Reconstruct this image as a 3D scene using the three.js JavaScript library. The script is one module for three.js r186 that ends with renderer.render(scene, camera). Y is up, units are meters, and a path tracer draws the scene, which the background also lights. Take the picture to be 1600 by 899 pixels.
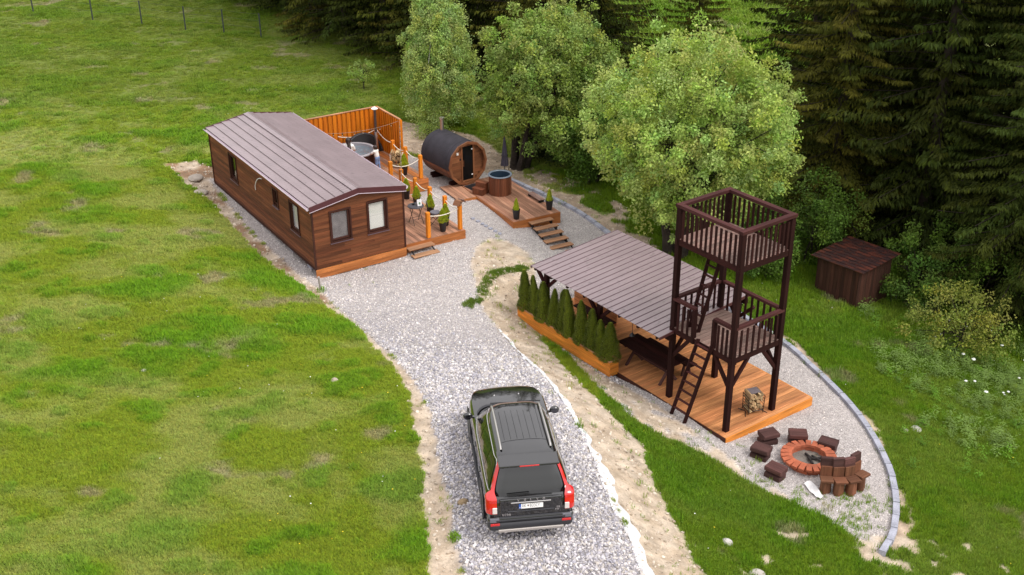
import * as THREE from 'three';
import { mergeGeometries, toCreasedNormals } from 'three/addons/utils/BufferGeometryUtils.js';
import { RoundedBoxGeometry } from 'three/addons/geometries/RoundedBoxGeometry.js';
import { MarchingCubes } from 'three/addons/objects/MarchingCubes.js';
import { FontLoader } from 'three/addons/loaders/FontLoader.js';
import { TextGeometry } from 'three/addons/geometries/TextGeometry.js';

// ---------------------------------------------------------------- camera, sky, sun, exposure
const scene = new THREE.Scene();
const camera = new THREE.PerspectiveCamera(28.04, 1024 / 575, 0.5, 900);
camera.rotation.order = 'YXZ';
camera.position.set(0, 17.4, 0);
camera.rotation.set(-0.459, 0, -0.007);
const renderer = new THREE.WebGLRenderer({ antialias: true });
renderer.toneMapping = THREE.LinearToneMapping;
renderer.toneMappingExposure = 1.4;
renderer.shadowMap.enabled = true;
const SUN_DIR = new THREE.Vector3(0.62, 0.86, 0.3).normalize();
{
  const W = 256, H = 128, data = new Float32Array(W * H * 4);
  for (let r = 0; r < H; r++) for (let c = 0; c < W; c++) {
    const el = ((r + 0.5) / H - 0.5) * Math.PI, az = ((c + 0.5) / W - 0.5) * 2 * Math.PI;
    const d = new THREE.Vector3(Math.cos(az) * Math.cos(el), Math.sin(el), Math.sin(az) * Math.cos(el));
    const cl = 0.5 + 0.5 * Math.sin(d.x * 5.1 + 2 * Math.sin(d.z * 4.3 + 1)) * Math.cos(d.z * 6.2 + 1.5 * Math.sin(d.x * 7.7));
    let L = d.y > 0 ? 0.72 + 0.46 * d.y + 0.14 * (cl - 0.5) : 0.22;
    L += 0.9 * Math.pow(Math.max(0, d.dot(SUN_DIR)), 10) * (d.y > 0 ? 1 : 0);
    const k = (r * W + c) * 4;
    data[k] = L * 1.0; data[k + 1] = L * 0.98; data[k + 2] = L * 1.0; data[k + 3] = 1;
  }
  const t = new THREE.DataTexture(data, W, H, THREE.RGBAFormat, THREE.FloatType);
  t.mapping = THREE.EquirectangularReflectionMapping; t.magFilter = THREE.LinearFilter; t.needsUpdate = true;
  scene.background = t; scene.environment = t;
}
const sun = new THREE.DirectionalLight(new THREE.Color(1, 0.95, 0.88), 1.5);
sun.name = 'sun'; sun.position.copy(SUN_DIR).multiplyScalar(90).add(new THREE.Vector3(0, 0, -38)); sun.target.position.set(0, 0, -38);
sun.castShadow = true; sun.shadow.radius = 42; sun.shadow.mapSize.set(4096, 4096);
Object.assign(sun.shadow.camera, { left: -50, right: 50, top: 50, bottom: -50, near: 1, far: 200 });
scene.add(sun, sun.target);

// ---------------------------------------------------------------- helpers
function mulberry(a) { return () => { a |= 0; a = (a + 0x6d2b79f5) | 0; let t = Math.imul(a ^ (a >>> 15), 1 | a); t = (t + Math.imul(t ^ (t >>> 7), 61 | t)) ^ t; return ((t ^ (t >>> 14)) >>> 0) / 4294967296; }; }
const rnd = mulberry(77), rr = (a, b, r = rnd) => a + (b - a) * r(), pick = (a, r = rnd) => a[Math.floor(r() * a.length)];
const V = (x, y, z) => new THREE.Vector3(x, y, z);
const clamp = THREE.MathUtils.clamp, lerp = THREE.MathUtils.lerp, sstep = THREE.MathUtils.smoothstep;
const hash2 = (i, j) => { let h = Math.imul(i | 0, 374761393) ^ Math.imul(j | 0, 668265263); h = Math.imul(h ^ (h >>> 13), 1274126177); return ((h ^ (h >>> 16)) >>> 0) / 4294967296; };
function vn(x, y) { const i = Math.floor(x), j = Math.floor(y), u = x - i, v = y - j, a = u * u * (3 - 2 * u), b = v * v * (3 - 2 * v); return lerp(lerp(hash2(i, j), hash2(i + 1, j), a), lerp(hash2(i, j + 1), hash2(i + 1, j + 1), a), b); }
const fbm = (x, y, o = 3) => { let s = 0, a = 0.5, n = 0; for (let k = 0; k < o; k++) { s += a * vn(x + k * 17.3, y - k * 9.1); n += a; a *= 0.5; x *= 2.03; y *= 2.03; } return s / n; };

const taken = new Map();
function numbered(name) { const n = taken.get(name) ?? 0; taken.set(name, n + 1); return n ? `${name}_${String(n).padStart(3, '0')}` : name; }
function tag(o, label, category, group, kind) { if (label) o.userData.label = label; if (category) o.userData.category = category; if (group) o.userData.group = group; if (kind) o.userData.kind = kind; return o; }
function thing(name, label, category, pos, turn = 0, group) {
  const o = new THREE.Group(); o.name = numbered(name); scene.add(o);
  o.position.copy(pos); o.rotation.y = turn; return tag(o, label, category, group);
}
function part(name, geo, mat, parent, label) {
  const list = Array.isArray(geo) ? geo : [geo];
  const m = new THREE.Mesh(list.length > 1 ? merge(list) : list[0], mat);
  m.name = parent ? name : numbered(name); m.castShadow = m.receiveShadow = true; (parent ?? scene).add(m);
  if (label) m.userData.label = label;
  return m;
}
function merge(list) { const keep = list.map((g) => { const q = g.index ? g.toNonIndexed() : g; for (const k of Object.keys(q.attributes)) if (!['position', 'normal', 'uv'].includes(k)) q.deleteAttribute(k); return q; }); return mergeGeometries(keep); }
function copyOf(o, label) { const c = o.clone(); c.name = numbered(o.name.replace(/_\d+$/, '')); scene.add(c); if (label) c.userData = { ...o.userData, label }; else c.userData = { ...o.userData }; return c; }
// a box whose uv run in metres, u along the grain
function boxUV(g, grain = 'x', off = [rnd() * 7, rnd() * 7]) {
  const p = g.attributes.position, n = g.attributes.normal, uv = new Float32Array(p.count * 2), ax = { x: 0, y: 1, z: 2 }[grain];
  for (let i = 0; i < p.count; i++) {
    const P = [p.getX(i), p.getY(i), p.getZ(i)], N = [Math.abs(n.getX(i)), Math.abs(n.getY(i)), Math.abs(n.getZ(i))];
    const f = N[0] > N[1] && N[0] > N[2] ? 0 : N[1] > N[2] ? 1 : 2, o = [0, 1, 2].filter((k) => k !== f);
    const u = f === ax ? o[0] : ax, v = o.find((k) => k !== u);
    uv[2 * i] = P[u] + off[0]; uv[2 * i + 1] = P[v] + off[1];
  }
  g.setAttribute('uv', new THREE.BufferAttribute(uv, 2)); return g;
}
function box(w, h, d, x = 0, y = 0, z = 0, grain) {
  const g = new THREE.BoxGeometry(w, h, d); boxUV(g, grain ?? (w >= h && w >= d ? 'x' : h >= d ? 'y' : 'z')); return g.translate(x, y, z);
}
function rbox(w, h, d, r, x = 0, y = 0, z = 0, grain) {
  let g = new RoundedBoxGeometry(w, h, d, 1, r); if (g.index) g = g.toNonIndexed(); boxUV(g, grain ?? (w >= h && w >= d ? 'x' : h >= d ? 'y' : 'z')); return g.translate(x, y, z);
}
// a straight bar of rectangular section between two points
function bar(a, b, w, h = w, up = V(0, 1, 0)) {
  const d = b.clone().sub(a), L = d.length(); d.normalize();
  let s = new THREE.Vector3().crossVectors(d, up); if (s.lengthSq() < 1e-4) s.set(1, 0, 0).cross(d); s.normalize();
  const u = new THREE.Vector3().crossVectors(s, d), g = boxUV(new THREE.BoxGeometry(L, h, w), 'x');
  return g.applyMatrix4(new THREE.Matrix4().makeBasis(d, u, s)).translate((a.x + b.x) / 2, (a.y + b.y) / 2, (a.z + b.z) / 2);
}
const tube = (pts, r, seg = pts.length * 3, rad = 6) => new THREE.TubeGeometry(new THREE.CatmullRomCurve3(pts), seg, r, rad, false);
const rod = (a, b, r0, r1 = r0, n = 8) => { const d = b.clone().sub(a), g = new THREE.CylinderGeometry(r1, r0, d.length(), n); return g.applyQuaternion(new THREE.Quaternion().setFromUnitVectors(V(0, 1, 0), d.clone().normalize())).translate((a.x + b.x) / 2, (a.y + b.y) / 2, (a.z + b.z) / 2); };
const sag = (a, b, s, n = 8) => Array.from({ length: n + 1 }, (_, i) => { const t = i / n; return V(lerp(a.x, b.x, t), lerp(a.y, b.y, t) - 4 * s * t * (1 - t), lerp(a.z, b.z, t)); });
function cylUV(g, k = 1) { const uv = g.attributes.uv; for (let i = 0; i < uv.count; i++) uv.setXY(i, uv.getY(i) * k, uv.getX(i) * k); return g; }
function dataTex(w, h, fn, srgb, rep) {
  const d = new Uint8Array(w * h * 4);
  for (let y = 0; y < h; y++) for (let x = 0; x < w; x++) { const c = fn(x / w, y / h), k = (y * w + x) * 4; for (let i = 0; i < 3; i++) d[k + i] = clamp((c[i] ?? c[0]) * 255, 0, 255); d[k + 3] = 255; }
  const t = new THREE.DataTexture(d, w, h); t.wrapS = t.wrapT = THREE.RepeatWrapping; t.magFilter = THREE.LinearFilter; if (srgb) t.colorSpace = THREE.SRGBColorSpace; if (rep) t.repeat.set(rep[0], rep[1]); t.needsUpdate = true; return t;
}
// noise that repeats over the unit square
const tvn = (x, y, p) => { const i = Math.floor(x), j = Math.floor(y), u = x - i, v = y - j, a = u * u * (3 - 2 * u), b = v * v * (3 - 2 * v), w = (k, q) => ((k % q) + q) % q; const h = (k, l) => hash2(w(k, p[0]) + p[2], w(l, p[1])); return lerp(lerp(h(i, j), h(i + 1, j), a), lerp(h(i, j + 1), h(i + 1, j + 1), a), b); };
const tn = (u, v, fx, fy, s = 0) => tvn(u * fx, v * fy, [fx, fy, s * 1000]);

// wood grain: u along the fibre; the texture covers 2 m x 0.5 m
const grainMap = dataTex(512, 512, (u, v) => {
  const w = v + 0.02 * (tn(u, v, 4, 6, 1) - 0.5);
  let s = 0.5 * tn(u, w, 5, 60, 2) + 0.3 * tn(u, w, 12, 170, 3) + 0.2 * tn(u, w, 40, 240, 4);
  let k = 0; for (let i = 0; i < 10; i++) { const dx = Math.abs(u - hash2(i, 5)) * 2, dy = Math.abs(v - hash2(i, 9)) * 0.5, d = Math.hypot(dx, dy * 1.6); k = Math.max(k, 1 - sstep(d, 0.006, 0.018)); }
  const b = 0.62 + 0.34 * s + 0.2 * (tn(u, v, 3, 5, 6) - 0.5) + 0.1 * (tn(u, v, 2, 14, 17) - 0.5) - 0.3 * k; return [b, b * (0.97 + 0.03 * s), b * (0.94 + 0.06 * s)];
}, true, [0.5, 2]);
const grainBump = dataTex(512, 512, (u, v) => [0.5 * tn(u, v, 5, 60, 2) + 0.5 * tn(u, v, 12, 170, 3)], false, [0.5, 2]);
const speckle = dataTex(512, 512, (u, v) => { const a = tn(u, v, 60, 60, 7), b = tn(u, v, 128, 128, 8), c = tn(u, v, 250, 250, 9); return [0.5 + 0.25 * a + 0.35 * (b - 0.3) * b + 0.35 * (c - 0.4)]; }, true);
const roughNoise = dataTex(256, 256, (u, v) => [0.5 * tn(u, v, 16, 16, 11) + 0.3 * tn(u, v, 50, 50, 12) + 0.2 * tn(u, v, 120, 120, 13)], false);
const mottled = dataTex(256, 256, (u, v) => { const a = 0.8 + 0.14 * tn(u, v, 6, 6, 14) + 0.1 * (tn(u, v, 30, 30, 15) - 0.5) + 0.1 * (tn(u, v, 110, 110, 16) - 0.5); return [a]; }, true);
const col = (r, g, b) => new THREE.Color().setRGB(r, g, b);
function wood(r, g, b, rough = 0.62, n = 4, spread = 0.16, bump = 0.002, spec = 0.55) {
  return Array.from({ length: n }, (_, i) => { const k = 1.28 * (1 + spread * (n > 1 ? (2 * i) / (n - 1) - 1 : 0)), w = 1 + 0.05 * Math.sin(i * 2.4); return new THREE.MeshPhysicalMaterial({ specularIntensity: spec, color: col(r * k, g * k * w, b * k * w), map: grainMap, bumpMap: grainBump, bumpScale: bump, roughness: rough }); });
}
const std = (r, g, b, rough = 0.7, o = {}) => new THREE.MeshPhysicalMaterial({ color: col(r, g, b), roughness: rough, ...o });
const M = {
  larch: wood(0.82, 0.235, 0.012, 0.5, 4, 0.14), post: wood(0.85, 0.27, 0.022, 0.45, 3, 0.1), deck: wood(0.46, 0.245, 0.16, 0.55, 5, 0.22), deckEdge: wood(0.56, 0.2, 0.06, 0.5, 3, 0.1),
  deckWarm: wood(0.64, 0.28, 0.115, 0.5, 5, 0.15), plank: wood(0.5, 0.27, 0.15, 0.5, 3), wall: wood(0.185, 0.063, 0.025, 0.7, 5, 0.3), trim: wood(0.06, 0.019, 0.012, 0.6, 2),
  tower: wood(0.036, 0.011, 0.01, 0.75, 3, 0.2, 0.002, 0.25), towerTop: wood(0.08, 0.027, 0.026, 0.7, 3, 0.15, 0.002, 0.3), floorGrey: wood(0.3, 0.2, 0.17, 0.6, 3, 0.15), stave: wood(0.2, 0.07, 0.035, 0.55, 4, 0.2), sauna: wood(0.25, 0.1, 0.045, 0.55, 4, 0.22),
  stool: wood(0.1, 0.046, 0.042, 0.7, 3, 0.25, 0.004), log: wood(0.2, 0.085, 0.045, 0.75, 3, 0.2, 0.004), firewood: wood(0.5, 0.36, 0.2, 0.85, 4, 0.3, 0.004), shed: wood(0.08, 0.034, 0.024, 0.7, 3, 0.2), planter: wood(0.85, 0.31, 0.05, 0.5, 2, 0.06), bark: wood(0.12, 0.09, 0.065, 0.9, 1, 0, 0.02),
  black: std(0.012, 0.012, 0.014, 0.5), blackMetal: std(0.02, 0.02, 0.022, 0.4, { metalness: 0.4 }), felt: std(0.035, 0.031, 0.042, 0.85, { map: mottled, bumpMap: roughNoise, bumpScale: 0.004 }),
  steel: std(0.75, 0.7, 0.68, 0.32, { metalness: 1 }), rope: std(0.75, 0.68, 0.58, 0.9), white: std(0.8, 0.78, 0.76, 0.6), dark: std(0.015, 0.011, 0.01, 0.8),
  roof: std(0.26, 0.2, 0.21, 0.32, { clearcoat: 0.35, clearcoatRoughness: 0.22, map: dataTex(256, 256, (u, v) => [0.9 + 0.07 * tn(u, v, 3, 40, 51) + 0.05 * tn(u, v, 9, 9, 52) - 0.12 * sstep(tn(u, v, 30, 60, 53), 0.8, 0.95)], true, [0.22, 0.22]) }), roofTrim: std(0.085, 0.026, 0.03, 0.35), gutter: std(0.62, 0.52, 0.58, 0.35), glass: std(0.02, 0.022, 0.025, 0.04, { specularIntensity: 1 }),
  concrete: std(0.44, 0.45, 0.53, 0.85, { map: mottled, bumpMap: roughNoise, bumpScale: 0.004 }), brick: [0.85, 1, 1.12].map((k) => std(0.56 * k, 0.15 * k, 0.07 * k, 0.85, { map: mottled, bumpMap: roughNoise, bumpScale: 0.004 })),
  pot: std(0.012, 0.011, 0.013, 0.45), soil: std(0.05, 0.035, 0.025, 1), skin: std(0.6, 0.34, 0.25, 0.6), hair: std(0.025, 0.012, 0.009, 0.5), denim: std(0.17, 0.25, 0.45, 0.85), shirt: std(0.8, 0.78, 0.75, 0.85),
};
const leafMat = (r, g, b, tr = 0.35) => new THREE.MeshPhysicalMaterial({ color: col(r, g, b), vertexColors: true, roughness: 0.75, transmission: tr, thickness: 0, side: THREE.DoubleSide, specularIntensity: 0.5 });

// ---------------------------------------------------------------- terrain
const CP = [[0,-20.5,1.4],[0.1,-23.5,1.43],[0.8,-18,1.35],[-3,-19,1.5],[-3.5,-24,1.5],[-8,-20,1.75],[-14,-22,1.9],[-1,-28.5,0.85],[-1.5,-32.5,0.32],[-3,-36,0.03],[-6.7,-36,0.02],[-4,-38,0],[-1.78,-39.4,0],[-12.2,-44.5,0.3],[-12,-38,0.6],[-9,-33,0.72],[-9,-27,1.2],[-20,-35,1],[-20,-50,0.6],[-30,-75,0],[-12,-72,0],[-12,-58,0.15],[-4,-47,0.1],[0,-41,-0.13],[1.9,-42.3,-0.3],[-2.5,-46,-0.03],[0.8,-45,-0.15],[2,-46,-0.3],[2,-39.6,-0.62],[0.4,-34.5,-0.62],[3,-30.5,-0.74],[5.92,-26.9,-0.74],[8.8,-29.1,-0.88],[8,-26,-0.88],[3.3,-36.5,-0.75],[6.6,-33,-0.82],[8.9,-22,-0.85],[5,-24.5,-0.55],[4,-21.5,0.15],[3.5,-18.5,0.7],[6,-19.5,-0.35],[9,-18,-0.9],[2,-22.5,1.3],[2.6,-18.6,1.38],[0.75,-28,0.8],[-0.6,-35.5,0.12],[1.2,-38.3,-0.4],[12,-30,-1.35],[12,-24,-1.3],[15,-36,-2],[12.3,-36.6,-1.5],[20,-30,-2.6],[20,-50,-2.5],[8,-38,-1],[6,-39,-0.75],[3,-47,-0.4],[10,-55,-1.4],[-3,-52,0.05],[-5,-60,0],[5,-70,-0.6],[40,-120,2],[-40,-120,1],[-60,-60,1],[60,-60,-3],[0,-140,3],[-30,-5,2.2],[30,-5,-3],[0,-5,1.5],[-6,-48,0.25],[-9,-50,0.35]];
const tpsW = (() => {
  const n = CP.length, N = n + 3, A = Array.from({ length: N }, () => new Float64Array(N + 1));
  for (let i = 0; i < n; i++) { for (let j = 0; j < n; j++) { const d2 = (CP[i][0] - CP[j][0]) ** 2 + (CP[i][1] - CP[j][1]) ** 2; A[i][j] = 0.5 * d2 * Math.log(d2 + 1e-9) + (i === j ? 0.3 : 0); } A[i][n] = A[n][i] = 1; A[i][n + 1] = A[n + 1][i] = CP[i][0]; A[i][n + 2] = A[n + 2][i] = CP[i][1]; A[i][N] = CP[i][2]; }
  for (let k = 0; k < N; k++) { let p = k; for (let i = k + 1; i < N; i++) if (Math.abs(A[i][k]) > Math.abs(A[p][k])) p = i; [A[k], A[p]] = [A[p], A[k]]; for (let i = k + 1; i < N; i++) { const f = A[i][k] / A[k][k]; if (f) for (let j = k; j <= N; j++) A[i][j] -= f * A[k][j]; } }
  const w = new Float64Array(N); for (let k = N - 1; k >= 0; k--) { let s = A[k][N]; for (let j = k + 1; j < N; j++) s -= A[k][j] * w[j]; w[k] = s / A[k][k]; } return w;
})();
function hBase(x, z) { const n = CP.length; let s = tpsW[n] + tpsW[n + 1] * x + tpsW[n + 2] * z; for (let i = 0; i < n; i++) { const d2 = (x - CP[i][0]) ** 2 + (z - CP[i][1]) ** 2; s += tpsW[i] * 0.5 * d2 * Math.log(d2 + 1e-9); } return s; }
// outlines of the drive, the beds and the banks, in metres
const MEADOW_EDGE = [[-1.71,-16.95],[-1.84,-18.83],[-2.01,-20.91],[-2.36,-23.39],[-2.79,-26.22],[-3.67,-28.61],[-5.13,-31.34],[-6.79,-34.18],[-8.28,-36.45],[-9.12,-37.37],[-10.19,-39.21],[-11.79,-42.02],[-13.02,-43.99],[-13.72,-45.19]], GRAVEL_L = [[-0.85,-17.0],[-1.04,-18.86],[-1.26,-20.07],[-1.41,-21.15],[-1.68,-22.33],[-1.86,-23.68],[-2.14,-25.28],[-2.74,-27.28],[-3.74,-29.33],[-4.71,-31.08],[-5.8,-33.22],[-6.56,-34.97],[-7.32,-36.02],[-8.22,-37.35],[-9.46,-39.07],[-10.6,-41.12],[-11.67,-43.15],[-12.28,-44.37]], GRAVEL_R = [[3.0,-17.39],[2.72,-19.02],[2.59,-20.47],[2.21,-21.96],[1.95,-23.69],[1.58,-25.79],[1.05,-27.54],[0.37,-29.9],[-0.42,-32.24],[-0.95,-33.53],[-1.11,-34.37],[-1.27,-35.35],[-1.47,-36.94],[-1.31,-38.61],[-0.83,-39.63],[-0.11,-39.48],[0.62,-38.71],[0.92,-37.38]], BANK_R = [[5.05,-18.37],[4.21,-20.17],[3.92,-22.05],[3.58,-23.15],[3.49,-25.42],[2.86,-26.58],[2.24,-27.87],[1.63,-30.13],[1.01,-32.33],[0.25,-33.84],[-0.54,-34.85]], PG_L = [[0.31,-34.15],[1.24,-32.8],[2.04,-30.6],[2.62,-27.98],[3.49,-26.68],[4.51,-26.27],[5.51,-25.83],[6.37,-24.85],[7.09,-24.26],[7.91,-23.55],[8.49,-22.7],[8.83,-22.14]], KERB = [[-0.24,-45.9],[0.82,-44.63],[1.85,-43.59],[2.83,-42.47],[3.64,-41.27],[4.8,-39.15],[6.78,-36.35],[8.9,-32.73],[9.37,-31.45],[9.76,-30.21],[10.05,-29.07],[10.22,-27.98],[10.28,-26.77],[10.22,-25.65],[9.95,-24.34],[9.48,-23.06],[8.93,-22.15]], SAND = [[-6.15,-53.79],[-5.31,-53.03],[-4.19,-52.38],[-2.96,-51.92],[-1.59,-51.08],[-0.24,-48.71],[1.43,-47.28],[2.91,-46.24],[4.28,-44.57],[5.37,-42.21],[5.96,-39.78]];
const rev = (a) => [...a].reverse();
const GRAVEL = [...GRAVEL_L, [-12.6, -45], [-5, -48.5], [-3.6, -47.6], [-1.6, -47], ...KERB, ...rev(PG_L), [0.31, -34.3], [0.92, -37.38], ...rev(GRAVEL_R)];
const BANK = [...GRAVEL_R, [0.7, -36], [0.31, -34.3], ...rev(BANK_R.slice(0, -1))];
const VERGE = [...MEADOW_EDGE, ...rev(GRAVEL_L)];
const SANDY = [...SAND, ...rev(KERB.slice(0, 6)), [-1.6, -47], [-3.6, -47.6], [-5, -48.8], [-7, -50.2]];
const STRIP = [...BANK_R.slice(0, -1), ...rev(PG_L)];
const YARD = [[-14.9, -46.5], [-13.6, -47], [-12.4, -46.2], [-12.2, -44.4], [-13, -43.6], [-13.9, -45]];
const KERB_OUT = [...KERB.map(([x, z], i) => [x + 0.42 * vn(i * 1.7, 3) + 0.12, z - (i > 12 ? 0 : 0.25)]), ...rev(KERB)];
function inside(P, x, z) { let c = false; for (let i = 0, j = P.length - 1; i < P.length; j = i++) { const [a, b] = P[i], [d, e] = P[j]; if (b > z !== e > z && x < ((d - a) * (z - b)) / (e - b) + a) c = !c; } return c; }
function distLine(P, x, z) { let m = 1e9; for (let i = 0; i + 1 < P.length; i++) { const [a, b] = P[i], [c, d] = P[i + 1], t = clamp(((x - a) * (c - a) + (z - b) * (d - b)) / ((c - a) ** 2 + (d - b) ** 2), 0, 1); m = Math.min(m, Math.hypot(x - a - t * (c - a), z - b - t * (d - b))); } return m; }
const MOUND_GRASS = [[-1.45, -33.5], [-1.15, -34.2], [-0.85, -35.4], [-0.5, -36.3], [0.1, -36.9], [0.45, -37.2]];
const GRASS = 0, GRAVEL_ = 1, DIRT = 2, SAND_ = 3;
function regionAt(x, z) {
  if (x < -16 || x > 12 || z < -55 || z > -14) return GRASS;
  const a = 0.22 * (fbm(x * 2.1, z * 2.1) - 0.5) + 0.1 * (vn(x * 9, z * 9) - 0.5), b = 0.22 * (fbm(x * 2.1 + 40, z * 2.1) - 0.5) + 0.1 * (vn(x * 9 + 50, z * 9) - 0.5), X = x + a, Z = z + b;
  if (inside(STRIP, X, Z) && (z < -24 ? fbm(x * 1.9 + 5, z * 1.9) < 0.56 + 0.03 * (-25 - z) : fbm(x * 1.5 + 5, z * 1.5, 4) < 0.58 - 0.33 * Math.min(1, distLine(BANK_R, x, z) / 1.6))) return DIRT;
  if (z > -23 && x > 3 && fbm(x * 1.3 + 31, z * 1.3, 4) > 0.62) return DIRT;
  
  if (inside(GRAVEL, x + 0.5 * a, z + 0.5 * b)) return GRAVEL_;
  if (inside(BANK, X, Z)) { return DIRT; }
  if (inside(VERGE, X, Z) || inside(YARD, X, Z)) return DIRT;
  if ((inside(SANDY, X, Z) && !(x > 0.5 && distLine(KERB, x, z) > 0.8 && fbm(x * 1.4 + 7, z * 1.4) > 0.5)) || (inside(KERB_OUT, X, Z) && fbm(x * 1.3, z * 1.3) > 0.44)) return SAND_;
  return GRASS;
}
function H(x, z) {
  let y = hBase(x, z);
  if (x > -16 && x < 12 && z > -55 && z < -14) {
    if (inside(VERGE, x, z)) { const d = Math.min(distLine(MEADOW_EDGE, x, z), 0.5), e = Math.min(distLine(GRAVEL_L, x, z), 0.5); y -= 0.16 * Math.min(d, e * 1.2) + 0.05 * (fbm(x * 4, z * 4) - 0.5); }
    else if (inside(BANK, x, z)) y += 0.12 * (fbm(x * 1.5, z * 1.5) - 0.5) + 0.07 * (fbm(x * 5, z * 5) - 0.5);
    else if (!inside(GRAVEL, x, z)) y += 0.1 * (fbm(x * 0.7, z * 0.7) - 0.5) + 0.05 * (fbm(x * 3, z * 3) - 0.5);
  } else y += 0.25 * (fbm(x * 0.3, z * 0.3) - 0.5);
  return y;
}
const onGround = (x, z, dy = 0) => V(x, H(x, z) + dy, z);
// what grows: share of lush green, of dry straw, of bare soil
function sward(x, z) {
  const lush = Math.max(sstep(fbm(x * 0.42 + 3, z * 0.55 + 8, 5), 0.5, 0.7), 0.8 * sstep(fbm(x * 1.3 + 13, z * 1.6 + 8, 3), 0.62, 0.75)), dry = sstep(fbm(x * 0.5 - 20, z * 0.6 + 31, 5), 0.42, 0.66), bare = sstep(fbm(x * 0.6 + 70, z * 0.75 - 12, 4), 0.68, 0.78);
  return [x > 2.5 ? 0.35 + 0.65 * lush : lush, x > 2.5 ? dry * 0.6 : dry, x > 2.5 ? bare * 0.9 : bare];
}
const mixC = (a, b, t) => [lerp(a[0], b[0], t), lerp(a[1], b[1], t), lerp(a[2], b[2], t)];
const G_OLIVE = [0.255, 0.345, 0.016], G_LUSH = [0.15, 0.315, 0.004], G_DRY = [0.42, 0.45, 0.13], C_SOIL = [0.42, 0.34, 0.23];
function grassColor(x, z) {
  const [l, d, b] = sward(x, z); let c = mixC(G_OLIVE, G_LUSH, l); c = mixC(c, G_DRY, d * 0.6 * (1 - 0.6 * l)); if (x > 2.5) c = mixC(c, [0.15, 0.285, 0.01], 0.45); if (z < -44 && x < 3) c = mixC(c, [0.16, 0.25, 0.012], sstep(-z, 44, 60) * 0.6); if (z < -55) c = c.map((v) => v * 0.92); return mixC(c, C_SOIL, b * 0.6);
}
function groundColor(x, z, r) {
  const n = fbm(x * 3.1, z * 3.1), f = vn(x * 14, z * 14), k = 0.86 + 0.28 * f;
  let c;
  if (r === GRASS) c = mixC(grassColor(x, z), [0.2, 0.19, 0.04], 0.15).map((v) => v * 0.95);
  else if (r === GRAVEL_) { c = mixC([0.66, 0.6, 0.575], [0.56, 0.51, 0.49], n); const coarse = sstep(z + 2.2 * (fbm(x * 0.6, z * 0.6) - 0.5), -36, -27) * (x < 3.4 ? 1 : 0); c = mixC(c, mixC([0.46, 0.425, 0.43], [0.36, 0.34, 0.35], n), coarse); }
  else if (r === DIRT) { c = mixC([0.5, 0.41, 0.315], [0.41, 0.32, 0.23], sstep(n, 0.35, 0.7)); if (x < -4 && z < -33) c = mixC(c, [0.27, 0.165, 0.095], sstep(fbm(x * 1.1, z * 1.1), 0.45, 0.65)); }
  else c = mixC([0.48, 0.37, 0.275], [0.38, 0.285, 0.205], sstep(n, 0.4, 0.65));
  return c.map((v) => Math.min(0.9, v * k));
}
const axis = (stops) => { const out = []; for (let i = 0; i + 1 < stops.length; i++) { const [a, , s] = stops[i], b = stops[i + 1][0], n = Math.max(1, Math.round((b - a) / s)); for (let k = 0; k < n; k++) out.push(a + ((b - a) * k) / n); } out.push(stops.at(-1)[0]); return out; };
const HMAP = { x0: -16, z0: -56, s: 0.1, nx: 281, nz: 421, d: null, r: null };
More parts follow.
